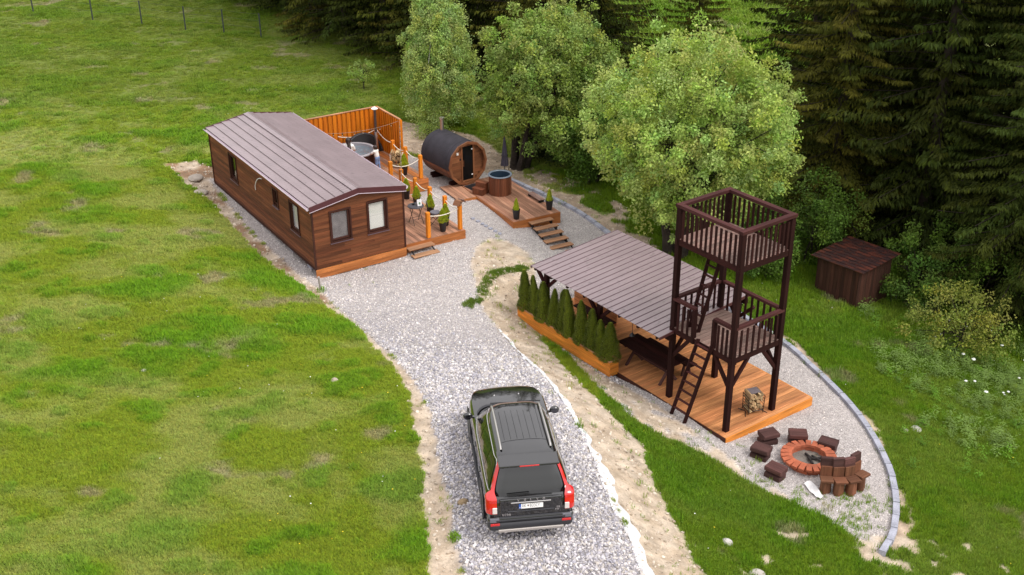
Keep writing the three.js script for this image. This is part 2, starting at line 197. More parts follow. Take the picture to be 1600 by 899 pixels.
{
  const xs = axis([[-320, 0, 40], [-120, 0, 8], [-48, 0, 1.6], [-16, 0, 0.1], [12, 0, 0.5], [30, 0, 2], [60, 0, 10], [140, 0, 45], [320]]), zs = axis([[-600, 0, 60], [-240, 0, 12], [-100, 0, 1.2], [-56, 0, 0.1], [-14, 0, 1.5], [-5, 0, 4], [30]]);
  const nx = xs.length, nz = zs.length, P = new Float32Array(nx * nz * 3), UV = new Float32Array(nx * nz * 2), R = new Uint8Array(nx * nz), C = new Float32Array(nx * nz * 3);
  const tally = [];
  for (let j = 0; j < nz; j++) for (let i = 0; i < nx; i++) {
    const k = j * nx + i, x = xs[i], z = zs[j], r = regionAt(x, z); let y = H(x, z);
    if (r === GRAVEL_ || r === DIRT || r === SAND_) y += 0.02 * (vn(x * 7, z * 7) - 0.5);
    P.set([x, y, z], 3 * k); UV.set([x, z], 2 * k); R[k] = r; tally[r] = (tally[r] || 0) + 1;
  }
  const soft = (i, j) => { const c = [0, 0, 0]; let n = 0; for (const [a, b, w] of [[0, 0, 2], [1, 0, 1], [-1, 0, 1], [0, 1, 1], [0, -1, 1]]) { const ii = clamp(i + a, 0, nx - 1), jj = clamp(j + b, 0, nz - 1), g = groundColor(xs[i], zs[j], R[jj * nx + ii]); for (let q = 0; q < 3; q++) c[q] += w * g[q]; n += w; } return c.map((v) => v / n); };
  for (let j = 0; j < nz; j++) for (let i = 0; i < nx; i++) C.set(soft(i, j), 3 * (j * nx + i));
  const idx = [[], [], [], []];
  for (let j = 0; j + 1 < nz; j++) for (let i = 0; i + 1 < nx; i++) {
    const a = j * nx + i, b = a + 1, c = a + nx, d = c + 1;
    for (const [p, q, s] of [[a, c, b], [b, c, d]]) { const rs = [R[p], R[q], R[s]]; const r = rs[0] === rs[1] || rs[0] === rs[2] ? rs[0] : rs[1]; idx[r].push(p, q, s); }
  }
  const nrm = (() => { const g = new THREE.BufferGeometry(); g.setAttribute('position', new THREE.BufferAttribute(P, 3)); g.setIndex([].concat(...idx.map((a) => a)).length ? new THREE.BufferAttribute(Uint32Array.from(idx.flat()), 1) : null); g.computeVertexNormals(); return g.attributes.normal; })();
  const names = ['meadow', 'gravel', 'dirt_bank', 'sandy_ground'], tex = [[speckle, 1.1, 0.012], [speckle, 0.9, 0.02], [mottled, 0.8, 0.02], [mottled, 0.8, 0.02]];
  idx.forEach((ix, r) => {
    const map = new Map(), use = []; const I = new Uint32Array(ix.length);
    ix.forEach((v, k) => { let q = map.get(v); if (q === undefined) { q = use.length; map.set(v, q); use.push(v); } I[k] = q; });
    const g = new THREE.BufferGeometry(), grab = (src, n) => { const o = new Float32Array(use.length * n); use.forEach((v, k) => { for (let q = 0; q < n; q++) o[k * n + q] = src[v * n + q]; }); return new THREE.BufferAttribute(o, n); };
    g.setAttribute('position', grab(P, 3)); g.setAttribute('normal', grab(nrm.array, 3)); g.setAttribute('uv', grab(UV, 2)); g.setAttribute('color', grab(C, 3)); g.setIndex(new THREE.BufferAttribute(I, 1));
    const m = tex[r][0].clone(); m.repeat.set(tex[r][1], tex[r][1]); const bm = roughNoise.clone(); bm.repeat.set(1.1, 1.1);
    const o = new THREE.Mesh(g, new THREE.MeshStandardMaterial({ vertexColors: true, color: col(1.3, 1.3, 1.3), map: m, bumpMap: bm, bumpScale: tex[r][2], roughness: 0.95 }));
    o.name = names[r]; o.receiveShadow = o.castShadow = true; o.userData.kind = 'structure'; scene.add(o);
  });
  // a height table for the thousands of small things
  const i0 = xs.findIndex((v) => Math.abs(v + 16) < 1e-6), j0 = zs.findIndex((v) => Math.abs(v + 56) < 1e-6);
  HMAP.at = (x, z) => { const u = (x + 16) / 0.1, v = (z + 56) / 0.1, i = Math.floor(u), j = Math.floor(v); if (i < 0 || j < 0 || i >= 280 || j >= 420) return H(x, z); const k = (j0 + j) * nx + i0 + i, a = u - i, b = v - j; return lerp(lerp(P[3 * k + 1], P[3 * k + 4], a), lerp(P[3 * (k + nx) + 1], P[3 * (k + nx) + 4], a), b); };
  HMAP.reg = (x, z) => { const i = Math.round((x + 16) / 0.1), j = Math.round((z + 56) / 0.1); if (i < 0 || j < 0 || i > 280 || j > 420) return regionAt(x, z); return R[(j0 + j) * nx + i0 + i]; };
}
// white geotextile that shows along the right edge of the drive
{
  const pts = GRAVEL_R.slice(0, 9), crv = new THREE.CatmullRomCurve3(pts.map(([x, z]) => V(x, 0, z))), N = 220, P = [], I = [], U = [];
  for (let i = 0; i <= N; i++) {
    const t = i / N, p = crv.getPoint(t), d = crv.getTangent(t), nx = -d.z, nz = d.x, w = (0.36 * (1 - t) ** 1.6 + 0.07) * (0.5 + 0.8 * vn(t * 34, 2)), o = 0.06 * (vn(t * 60, 9) - 0.5);
    for (const s of [-0.25, 0.1, 0.5, 1]) { const x = p.x + nx * (w * s + o), z = p.z + nz * (w * s + o); P.push(x, HMAP.at(x, z) + 0.016 + 0.02 * vn(x * 8, z * 8), z); U.push(x, z); }
    if (i) for (let k = 0; k < 3; k++) { const a = 4 * (i - 1) + k; I.push(a, a + 1, a + 4, a + 1, a + 5, a + 4); }
  }
  const g = new THREE.BufferGeometry(); g.setAttribute('position', new THREE.Float32BufferAttribute(P, 3)); g.setAttribute('uv', new THREE.Float32BufferAttribute(U, 2)); g.setIndex(I); g.computeVertexNormals();
  if (g.attributes.normal.getY(0) < 0) { for (let i = 0; i < I.length; i += 3) [I[i + 1], I[i + 2]] = [I[i + 2], I[i + 1]]; g.setIndex(I); g.computeVertexNormals(); }
  const o = part('geotextile_strip', g, new THREE.MeshStandardMaterial({ color: col(0.85, 0.85, 0.86), roughness: 0.9, side: THREE.DoubleSide, map: mottled })); o.userData.kind = 'structure';
}
// grey concrete kerb along the terrace, stone by stone
{
  const k = new THREE.Group(); k.name = 'kerb'; k.userData.kind = 'structure'; scene.add(k);
  const crv = new THREE.CatmullRomCurve3(KERB.map(([x, z]) => V(x, 0, z))), L = crv.getLength(), n = Math.round(L / 0.6), g = [0, 1, 2].map(() => rbox(0.575, 0.2, 0.17, 0.01));
  for (let i = 0; i < n; i++) {
    const p = crv.getPointAt((i + 0.5) / n), d = crv.getTangentAt((i + 0.5) / n), m = part('kerb_stone', pick(g), M.concrete, k);
    m.position.set(p.x + rr(-0.006, 0.006), hBase(p.x, p.z) + 0.02 + rr(-0.008, 0.008), p.z); m.rotation.y = Math.atan2(-d.z, d.x) + rr(-0.015, 0.015);
    const q = crv.getPointAt(Math.min(1, (i + 1) / n)), o = crv.getPointAt(i / n); m.rotation.z = Math.atan2(hBase(q.x, q.z) - hBase(o.x, o.z), L / n) ;
  }
}
// ---------------------------------------------------------------- the cabin and its terrace share one set of axes
const frameAt = (ox, oz, yaw) => { const fx = Math.sin(yaw), fz = -Math.cos(yaw), rx = Math.cos(yaw), rz = Math.sin(yaw); return { yaw, turn: -yaw, at: (x, y, f) => V(ox + rx * x + fx * f, y, oz + rz * x + fz * f) }; };
const CAB = frameAt(-6.759, -35.99, -0.569), SAU = frameAt(0.082, -40.675, -0.504), TOW = frameAt(5.92, -26.85, -0.631);
// boards laid side by side as parts of a deck: (x0..x1, f0..f1) in the frame's metres, boards along 'x' or 'f'
function deckBoards(parent, x0, x1, f0, f1, along, top, w, mats, th = 0.028, skip) {
  const L = along === 'x' ? x1 - x0 : f1 - f0, S = along === 'x' ? f1 - f0 : x1 - x0, n = Math.round(S / w), p = S / n;
  const gs = [0, 1, 2, 3].map(() => box(along === 'x' ? L : p - 0.007, th, along === 'x' ? p - 0.007 : L, 0, 0, 0, along === 'x' ? 'x' : 'z'));
  for (let i = 0; i < n; i++) {
    const c = (i + 0.5) * p, m = part('board', gs[i % 4 === 3 ? 1 : i % 4], mats[Math.floor(hash2(i * 7 + 3, Math.round(L * 100)) * mats.length)], parent);
    if (skip && skip(i)) { parent.remove(m); continue; }
    m.position.set(along === 'x' ? (x0 + x1) / 2 : x0 + c, top - th / 2 + 0.002 * (hash2(i, 8) - 0.5), along === 'x' ? -(f0 + c) : -(f0 + f1) / 2);
  }
}
const CW = 3.48, CL = 10.12, BASE = 0.35, EAVE = 2.66, RIDGE = 2.97;
{
  const cab = thing('cabin', 'long brown timber cabin with mauve metal tile roof on gravel', 'cabin', CAB.at(0, 0, 0), CAB.turn);
  const gable = (y) => clamp((RIDGE - 0.06 - y) / (RIDGE - EAVE), 0, 1) * (CW / 2);
  // inner walls that close the house behind the boards
  const sh = new THREE.Shape([new THREE.Vector2(0.02, BASE), new THREE.Vector2(CW - 0.02, BASE), new THREE.Vector2(CW - 0.02, EAVE - 0.06), new THREE.Vector2(CW / 2, RIDGE - 0.07), new THREE.Vector2(0.02, EAVE - 0.06)]);
  const endHoles = [[0.67, 1.39, 1.22, 2.36], [2.09, 2.8, 1.22, 2.38]], longHoles = [[1.2, 1.92, 1.22, 2.3], [3.04, 3.44, 1.62, 2.28], [7.2, 7.92, 1.22, 2.28]];
  for (const [x0, x1, y0, y1] of endHoles) sh.holes.push(new THREE.Path([new THREE.Vector2(x0, y0), new THREE.Vector2(x0, y1), new THREE.Vector2(x1, y1), new THREE.Vector2(x1, y0)]));
  const endW = new THREE.ExtrudeGeometry(sh, { depth: 0.06, bevelEnabled: false }), back = new THREE.ExtrudeGeometry(new THREE.Shape(sh.getPoints()), { depth: 0.06, bevelEnabled: false });
  part('wall', [boxUV(endW.translate(0, 0, -0.09), 'x')], M.trim[0], cab); part('wall', [boxUV(back.translate(0, 0, -CL + 0.02), 'x')], M.wall[1], cab);
  const lw = new THREE.Shape([new THREE.Vector2(0.06, BASE), new THREE.Vector2(CL - 0.04, BASE), new THREE.Vector2(CL - 0.04, EAVE - 0.05), new THREE.Vector2(0.06, EAVE - 0.05)]);
  for (const [x0, x1, y0, y1] of longHoles) lw.holes.push(new THREE.Path([new THREE.Vector2(x0, y0), new THREE.Vector2(x0, y1), new THREE.Vector2(x1, y1), new THREE.Vector2(x1, y0)]));
  const lwg = new THREE.ExtrudeGeometry(lw, { depth: 0.06, bevelEnabled: false }).rotateY(Math.PI / 2);
  part('wall', boxUV(lwg.translate(0.03, 0, 0), 'z'), M.trim[0], cab); part('wall', [box(0.08, EAVE - BASE, CL - 0.1, CW - 0.05, (EAVE + BASE) / 2 - 0.03, -CL / 2)], M.wall[2], cab);
  part('cabin_floor', box(CW - 0.1, 0.1, CL - 0.1, CW / 2, BASE + 0.06, -CL / 2), M.plank[1], cab); part('partition', box(CW - 0.15, EAVE - BASE - 0.2, 0.06, CW / 2, (EAVE + BASE) / 2, -5.2), M.plank[2], cab);
  // horizontal cladding boards, cut round the windows
  const rows = (mats, width, holes, put, top, gab) => {
    const bh = 0.122, n = Math.ceil((top - BASE) / bh);
    for (let i = 0; i < n; i++) {
      const y0 = BASE + i * bh, y1 = Math.min(top, y0 + bh - 0.006), ym = (y0 + y1) / 2; if (y1 - y0 < 0.03) continue;
      let segs = [[0, width]]; if (gab && ym > EAVE - 0.12) { const g = gable(ym + 0.05); segs = [[width / 2 - g, width / 2 + g]]; }
      for (const [a, b, c, d] of holes) if (ym > c && ym < d) segs = segs.flatMap(([p, q]) => (b <= p || a >= q ? [[p, q]] : [[p, a], [b, q]])).filter(([p, q]) => q - p > 0.03);
      if (segs.length === 1 && width < 5 && segs[0][1] - segs[0][0] > 2) { const c = width * (0.25 + 0.5 * hash2(i, 71)), [p, q] = segs[0]; segs = [[p, c - 0.002], [c + 0.002, q]]; }
      for (const [p, q] of segs) put((p + q) / 2, ym, q - p, y1 - y0, mats[Math.floor(hash2(i * 3 + Math.round(p * 50), 5) * mats.length)]);
    }
  };
  rows(M.wall, CW, endHoles, (x, y, w, h, m) => part('board', box(w, h, 0.026, x, y, -0.012, 'x'), m, cab), RIDGE - 0.1, true);
  rows(M.wall, CL, longHoles, (f, y, w, h, m) => part('board', box(0.026, h, w, 0.012, y, -f, 'z'), m, cab), EAVE - 0.06, false);
  part('corner_trim', box(0.06, EAVE - BASE - 0.06, 0.06, 0, (EAVE + BASE) / 2 - 0.03, -0.01, 'y'), M.trim[1], cab); part('corner_trim', box(0.06, EAVE - BASE - 0.06, 0.06, CW, (EAVE + BASE) / 2 - 0.03, -0.01, 'y'), M.trim[1], cab); part('corner_trim', box(0.06, EAVE - BASE - 0.06, 0.06, 0, (EAVE + BASE) / 2 - 0.03, -CL, 'y'), M.trim[1], cab);
  part('skirt_rail', box(0.05, 0.05, CL, -0.01, BASE - 0.01, -CL / 2, 'z'), M.trim[0], cab);
  for (const [i, y] of [0.085, 0.255].entries()) part('skirt_board', box(CW + 0.04, 0.165, 0.03, CW / 2, y, 0.022, 'x'), M.plank[i] === undefined ? M.deckEdge[0] : M.deckEdge[i], cab);
  // windows
  const blindMap = dataTex(8, 256, (u, v) => { const s = (v * 34) % 1; const b = s < 0.14 ? 0.45 : 0.86; return [b, b, b * 0.97]; }, true);
  const blind = new THREE.MeshStandardMaterial({ map: blindMap, roughness: 0.8 }), curtain = std(0.5, 0.48, 0.5, 0.9), net = std(0.22, 0.2, 0.2, 0.9, { map: mottled });
  const pane = new THREE.MeshPhysicalMaterial({ color: 0xffffff, transmission: 1, thickness: 0, roughness: 0.02, ior: 1.5 });
  const sillM = std(0.13, 0.085, 0.1, 0.4);
  function windowPart(w, h, inner, pos, turn, blindPart) {
    const f = part('window', [box(w + 0.1, 0.05, 0.05, 0, h / 2, 0.012), box(w + 0.1, 0.05, 0.05, 0, -h / 2, 0.012), box(0.05, h - 0.05, 0.05, -w / 2 - 0.022, 0, 0.012), box(0.05, h - 0.05, 0.05, w / 2 + 0.022, 0, 0.012), box(w, 0.045, 0.05, 0, h / 2 - 0.06, -0.05), box(w, 0.06, 0.05, 0, -h / 2 + 0.07, -0.05), box(0.045, h - 0.12, 0.05, -w / 2 + 0.035, 0, -0.05), box(0.07, h - 0.12, 0.05, w / 2 - 0.04, 0, -0.05),
      box(w, 0.02, 0.1, 0, h / 2 - 0.012, -0.055), box(0.02, h - 0.1, 0.1, -w / 2 + 0.01, 0, -0.055), box(0.02, h - 0.1, 0.1, w / 2 - 0.01, 0, -0.055)], M.trim[1], cab);
    part('pane', new THREE.BoxGeometry(w - 0.12, h - 0.16, 0.006).translate(-0.01, 0.01, -0.06), pane, f);
    if (blindPart) part(blindPart[0], new THREE.BoxGeometry(w - 0.11, h - 0.17, 0.01).translate(-0.01, 0.01, -0.085), blindPart[1], f);
    
    part('sill', box(w + 0.14, 0.03, 0.17, 0, -h / 2 - 0.035, 0.03).rotateX(0.12), sillM, f);
    f.position.set(...pos); f.rotation.y = turn; return f;
  }
  windowPart(0.72, 1.14, null, [1.03, 1.79, 0], 0, ['net_curtain', net]); windowPart(0.71, 1.16, null, [2.445, 1.8, 0], 0, ['blind', blind]);
  windowPart(0.72, 1.08, null, [0, 1.76, -1.56], -Math.PI / 2, ['curtain', curtain]); windowPart(0.4, 0.66, null, [0, 1.95, -3.24], -Math.PI / 2); windowPart(0.72, 1.06, null, [0, 1.75, -7.56], -Math.PI / 2);
  // pressed metal tile sheets
  const OV = 0.1, SL = Math.hypot(CW / 2 + OV, RIDGE - EAVE), ang = Math.atan2(RIDGE - EAVE, CW / 2 + OV);
  const tileSheet = (len) => {
    const nx = Math.round(len / 0.033), P = [], I = [], mod = SL / 5.4, lines = [];
    for (let s = 0; s < SL - 1e-6; s += mod) lines.push([s, 0.036], [Math.min(SL, s + mod) - 0.002, 0]);
    for (const [s, d] of lines) for (let i = 0; i <= nx; i++) { const x = (i / nx) * len, wv = 0.008 * Math.pow(Math.abs(Math.sin((x * Math.PI) / 0.19)), 0.7); P.push(x, wv + d, s); }
    for (let l = 0; l + 1 < lines.length; l++) for (let i = 0; i < nx; i++) { const a = l * (nx + 1) + i, b = a + 1, c = a + nx + 1, d = c + 1; I.push(a, c, b, b, c, d); }
    const g = new THREE.BufferGeometry(); g.setAttribute('position', new THREE.Float32BufferAttribute(P, 3)); g.setAttribute('uv', new THREE.Float32BufferAttribute(P.flatMap((v, i) => (i % 3 === 1 ? [] : [v])), 2)); g.setIndex(I); return toCreasedNormals(g, 0.5);
  };
  // sheet: x along the house, z up the slope from 0 (eave)
  const sheet = tileSheet(CL + 0.06), basis = (sx) => new THREE.Matrix4().makeBasis(V(0, 0, sx < 0 ? -1 : 1), V(-0.0 + sx * Math.sin(ang), Math.cos(ang), 0), V(-sx * Math.cos(ang), Math.sin(ang), 0));
  const roofM = M.roof.clone(); roofM.side = THREE.DoubleSide;
  const rl = part('roof_sheet', sheet.clone().applyMatrix4(basis(-1).setPosition(-OV, EAVE, 0.05)), roofM, cab), rrt = part('roof_sheet', sheet.clone().applyMatrix4(basis(1).setPosition(CW + OV, EAVE, -CL - 0.01)), roofM, cab);
  part('roof_deck', [bar(V(-OV + 0.02, EAVE - 0.03, -CL / 2), V(CW / 2, RIDGE - 0.03, -CL / 2), CL, 0.03, V(0, 1, 0)), bar(V(CW + OV - 0.02, EAVE - 0.032, -CL / 2), V(CW / 2, RIDGE - 0.032, -CL / 2), CL, 0.03, V(0, 1, 0))], M.trim[0], cab);
  part('ridge_cap', [bar(V(CW / 2 - 0.2, RIDGE + 0.012, -CL / 2 + 0.01), V(CW / 2 + 0.005, RIDGE + 0.05, -CL / 2 + 0.01), CL + 0.1, 0.012), bar(V(CW / 2 + 0.2, RIDGE + 0.012, -CL / 2 + 0.01), V(CW / 2 - 0.005, RIDGE + 0.05, -CL / 2 + 0.01), CL + 0.1, 0.012), rod(V(CW / 2, RIDGE + 0.05, 0.06), V(CW / 2, RIDGE + 0.05, -CL - 0.02), 0.025)], M.roof, cab);
  for (const z of [0.07, -CL - 0.02]) { for (const s of [0, 1]) { const e = V(s ? CW + OV : -OV, EAVE + 0.0, z), r = V(CW / 2, RIDGE + 0.0, z); part('verge_trim', bar(e.clone().add(V(0, -0.045, 0)), r.clone().add(V(0, -0.045, 0)), 0.03, 0.19), M.roofTrim, cab); part('verge_strip', bar(e.clone().add(V(0, -0.148, 0.006)), r.clone().add(V(0, -0.148, 0.006)), 0.034, 0.02), M.gutter, cab); } }
  for (const s of [0, 1]) { const x = s ? CW + OV + 0.045 : -OV - 0.045; const gt = new THREE.CylinderGeometry(0.055, 0.055, CL + 0.06, 10, 1, true, 0, Math.PI).rotateX(-Math.PI / 2).rotateZ(-Math.PI / 2 + 0).translate(x, EAVE - 0.02, -CL / 2); part('gutter', [gt, new THREE.BoxGeometry(0.014, 0.03, CL + 0.06).translate(x + (s ? 0.055 : -0.055), EAVE - 0.015, -CL / 2), new THREE.CylinderGeometry(0.056, 0.056, 0.012, 10).rotateX(Math.PI / 2).translate(x, EAVE - 0.025, 0.04)], Object.assign(M.gutter.clone(), { side: THREE.DoubleSide }), cab); }
  part('wall_cable', tube([V(-0.02, 2.3, -4.43), V(-0.045, 2.26, -4.62), V(-0.05, 2.15, -4.83), V(-0.05, 2.0, -5.0), V(-0.05, 1.82, -5.13), V(-0.03, 1.62, -5.2)], 0.017, 30), M.white, cab, 'bent white cable on the long side');
  for (const f of [0.9, 2.5, 4.2, 6, 7.8, 9.6]) for (const x of [0.25, 1.74, CW - 0.3]) { const gy = H(CAB.at(x, 0, f).x, CAB.at(x, 0, f).z), hh = BASE - gy - 0.02; part('footing_block', box(0.28, Math.max(0.1, hh), 0.36, x, BASE - Math.max(0.1, hh) / 2 - 0.01, -f), M.concrete, cab); }
}
// ---------------------------------------------------------------- the terrace
const LOW = 0.35, UP = 0.6, railPost = (h = 1.0) => [rbox(0.145, h, 0.145, 0.02, 0, h / 2, 0, 'y')];
{
  const d = thing('terrace_deck', 'low plank terrace along the right side of the cabin', 'deck', CAB.at(0, 0, 0), CAB.turn);
  deckBoards(d, 3.54, 6.06, 0.18, 5.06, 'f', LOW, 0.142, M.deck);
  for (const y of [0.085, 0.255]) part('fascia_board', box(2.56, 0.165, 0.03, 4.8, y - 0.005, -0.162, 'x'), pick(M.deckEdge), d);
  for (const y of [0.07, 0.24]) part('fascia_board', box(0.03, 0.165, 4.9, 6.078, y, -2.62, 'z'), pick(M.deckEdge), d);
  for (const x of [3.7, 4.3, 4.9, 5.5]) part('joist', box(0.06, 0.16, 4.7, x, 0.22, -2.6, 'z'), M.plank[0], d);
  const u = thing('upper_deck', 'raised plank deck around the hot tub behind the cabin', 'deck', CAB.at(0, 0, 0), CAB.turn);
  deckBoards(u, 3.54, 7.24, 5.1, 9.52, 'f', UP, 0.142, [M.deck[0], M.deck[1], M.deckEdge[0]]);
  for (const y of [0.06, 0.23, 0.4]) part('fascia_board', box(3.7, 0.165, 0.03, 5.4, y + 0.09, -5.085, 'x'), pick(M.deckEdge), u);
  for (const y of [0.06, 0.23, 0.4]) part('fascia_board', box(0.03, 0.165, 4.4, 7.258, y + 0.09, -7.3, 'z'), pick(M.deckEdge), u);
  for (const x of [3.8, 4.6, 5.4, 6.2, 7]) part('joist', box(0.06, 0.16, 4.3, x, 0.47, -7.3, 'z'), M.plank[0], u);
  // rope railings: posts and ropes
  const rope = (a, b, s, parent) => part('rope', tube(sag(a, b, s, 10), 0.017, 24), M.rope, parent);
  const r1 = thing('rope_railing', 'orange post and white rope railing of the lower terrace', 'railing', CAB.at(0, LOW, 0), CAB.turn);
  const lowPosts = [[4.58, 0.27], [5.94, 0.3], [5.9, 1.33], [5.88, 2.46], [5.88, 3.62], [5.87, 4.78]];
  for (const [x, f] of lowPosts) { const p = part('post', railPost(), pick(M.post), r1); p.position.set(x, 0, -f); }
  lowPosts.forEach(([x, f], i) => { if (!i) return; const [a, b] = lowPosts[i - 1]; rope(V(a, 0.86, -b), V(x, 0.86, -f), 0.12, r1); });
  const r2 = thing('rope_railing', 'orange post and white rope railing of the upper hot tub deck', 'railing', CAB.at(0, UP, 0), CAB.turn);
  const upPosts = [[5.62, 5.2], [6.98, 5.2], [6.95, 6.42], [6.9, 7.45]];
  for (const [x, f] of upPosts) { const p = part('post', railPost(), pick(M.post), r2); p.position.set(x, 0, -f); }
  upPosts.forEach(([x, f], i) => { if (!i) return; const [a, b] = upPosts[i - 1]; rope(V(a, 0.86, -b), V(x, 0.86, -f), i === 1 ? 0.2 : 0.13, r2); });
  rope(V(6.9, 0.88, -7.45), V(7.1, 0.92, -9.35), 0.14, r2); rope(V(7.1, 0.92, -9.35), V(5.3, 0.9, -9.4), 0.16, r2);
  // orange board fence
  const fc = thing('board_fence', 'tall bright orange vertical board fence around the hot tub', 'fence', CAB.at(0, 0, 0), CAB.turn);
  const fb = [0, 1, 2].map(() => box(0.17, 1, 0.024, 0, 0.5, 0, 'y')), TOPF = 2.42;
  const run = (n, pos, turn) => { for (let i = 0; i < n; i++) for (const k of [0, 1]) { const b = part('fence_board', pick(fb), k ? M.larch[1 + (i % 3)] : M.larch[0], fc), [x, f] = pos(i + k * 0.5); b.scale.y = TOPF - 0.12 - (k ? 0.02 : 0); b.position.set(x, 0.12, -f); b.rotation.y = turn; if (k) b.translateZ(0.04); b.scale.x = k ? 0.78 : 0.95; } };  // under boards take the darkest tone, painting in the shade between the battens
  run(20, (i) => [7.2 - 0.1 - i * 0.215, 9.62], 0); run(10, (i) => [7.3, 9.5 - i * 0.205], -Math.PI / 2);
  part('fence_cap', box(4.4, 0.03, 0.09, 5.05, TOPF + 0.015, -9.605, 'x'), M.plank[2], fc); part('fence_cap', box(0.09, 0.03, 2.12, 7.29, TOPF + 0.016, -8.5, 'z'), M.plank[2], fc);
  for (const y of [0.8, 2.1]) { part('fence_rail', box(4.3, 0.09, 0.04, 5.05, y, -9.66, 'x'), M.larch[0], fc); part('fence_rail', box(0.04, 0.09, 2, 7.345, y, -8.5, 'z'), M.larch[0], fc); }
  for (const [x, f] of [[7.28, 7.42], [7.3, 9.66]]) part('fence_post', box(0.1, TOPF, 0.1, x + 0.02, TOPF / 2, -f, 'y'), M.larch[1], fc);
  // steps to the terrace
  const st = thing('terrace_steps', 'two low plank steps in front of the terrace beside the cabin', 'steps', CAB.at(4.1, 0, 0), CAB.turn);
  for (const [i, [y, f]] of [[0.22, 0.0], [0.06, -0.36]].entries()) part('tread', rbox(1.06, 0.04, 0.3, 0.006, -0.01 + 0.0 * i, y, -f, 'x'), M.plank[i], st);
  for (const x of [-0.42, 0.42]) part('stringer', [bar(V(x, 0.18, 0.02), V(x, 0.0, 0.42), 0.03, 0.06)], M.blackMetal, st);
}
// ---------------------------------------------------------------- people
// one closed skin round a set of tapered capsules, by marching cubes
function skinOf(caps, cell, blend = 0.02) {
  const lo = V(1e9, 1e9, 1e9), hi = V(-1e9, -1e9, -1e9); for (const [a, b, ra, rb] of caps) for (const [p, r] of [[a, ra], [b, rb]]) { lo.min(p.clone().subScalar(r + 3 * cell)); hi.max(p.clone().addScalar(r + 3 * cell)); }
  const c = lo.clone().add(hi).multiplyScalar(0.5), half = Math.max(hi.x - lo.x, hi.y - lo.y, hi.z - lo.z) / 2, n = Math.ceil((2 * half) / cell), mc = new MarchingCubes(n, new THREE.MeshBasicMaterial(), false, false, 60000); mc.isolation = 0;
  const p = V(0, 0, 0), ab = V(0, 0, 0), ap = V(0, 0, 0);
  for (let z = 0; z < n; z++) for (let y = 0; y < n; y++) for (let x = 0; x < n; x++) {
    p.set(((x - n / 2) / (n / 2)) * half + c.x, ((y - n / 2) / (n / 2)) * half + c.y, ((z - n / 2) / (n / 2)) * half + c.z); let d = 1e3;
    for (const [a, b, ra, rb] of caps) { ab.subVectors(b, a); ap.subVectors(p, a); const t = clamp(ap.dot(ab) / Math.max(1e-9, ab.lengthSq()), 0, 1), q = Math.hypot(ap.x - ab.x * t, ap.y - ab.y * t, ap.z - ab.z * t) - lerp(ra, rb, t), h = Math.max(blend - Math.abs(d - q), 0) / blend; d = Math.min(d, q) - (h * h * blend) / 4; }
    mc.field[x + y * n + z * n * n] = -d;
  }
  mc.update();
  const N = mc.count, g = new THREE.BufferGeometry(), P = new Float32Array(N * 3); for (let i = 0; i < N; i++) { P[3 * i] = mc.positionArray[3 * i] * half + c.x; P[3 * i + 1] = mc.positionArray[3 * i + 1] * half + c.y; P[3 * i + 2] = mc.positionArray[3 * i + 2] * half + c.z; }
  g.setAttribute('position', new THREE.BufferAttribute(P, 3)); g.setAttribute('normal', new THREE.BufferAttribute(new Float32Array(mc.normalArray.subarray(0, N * 3)), 3)); g.setAttribute('uv', new THREE.BufferAttribute(new Float32Array(N * 2), 2));
  g.computeBoundingBox(); return toCreasedNormals(g, 1.2);
}
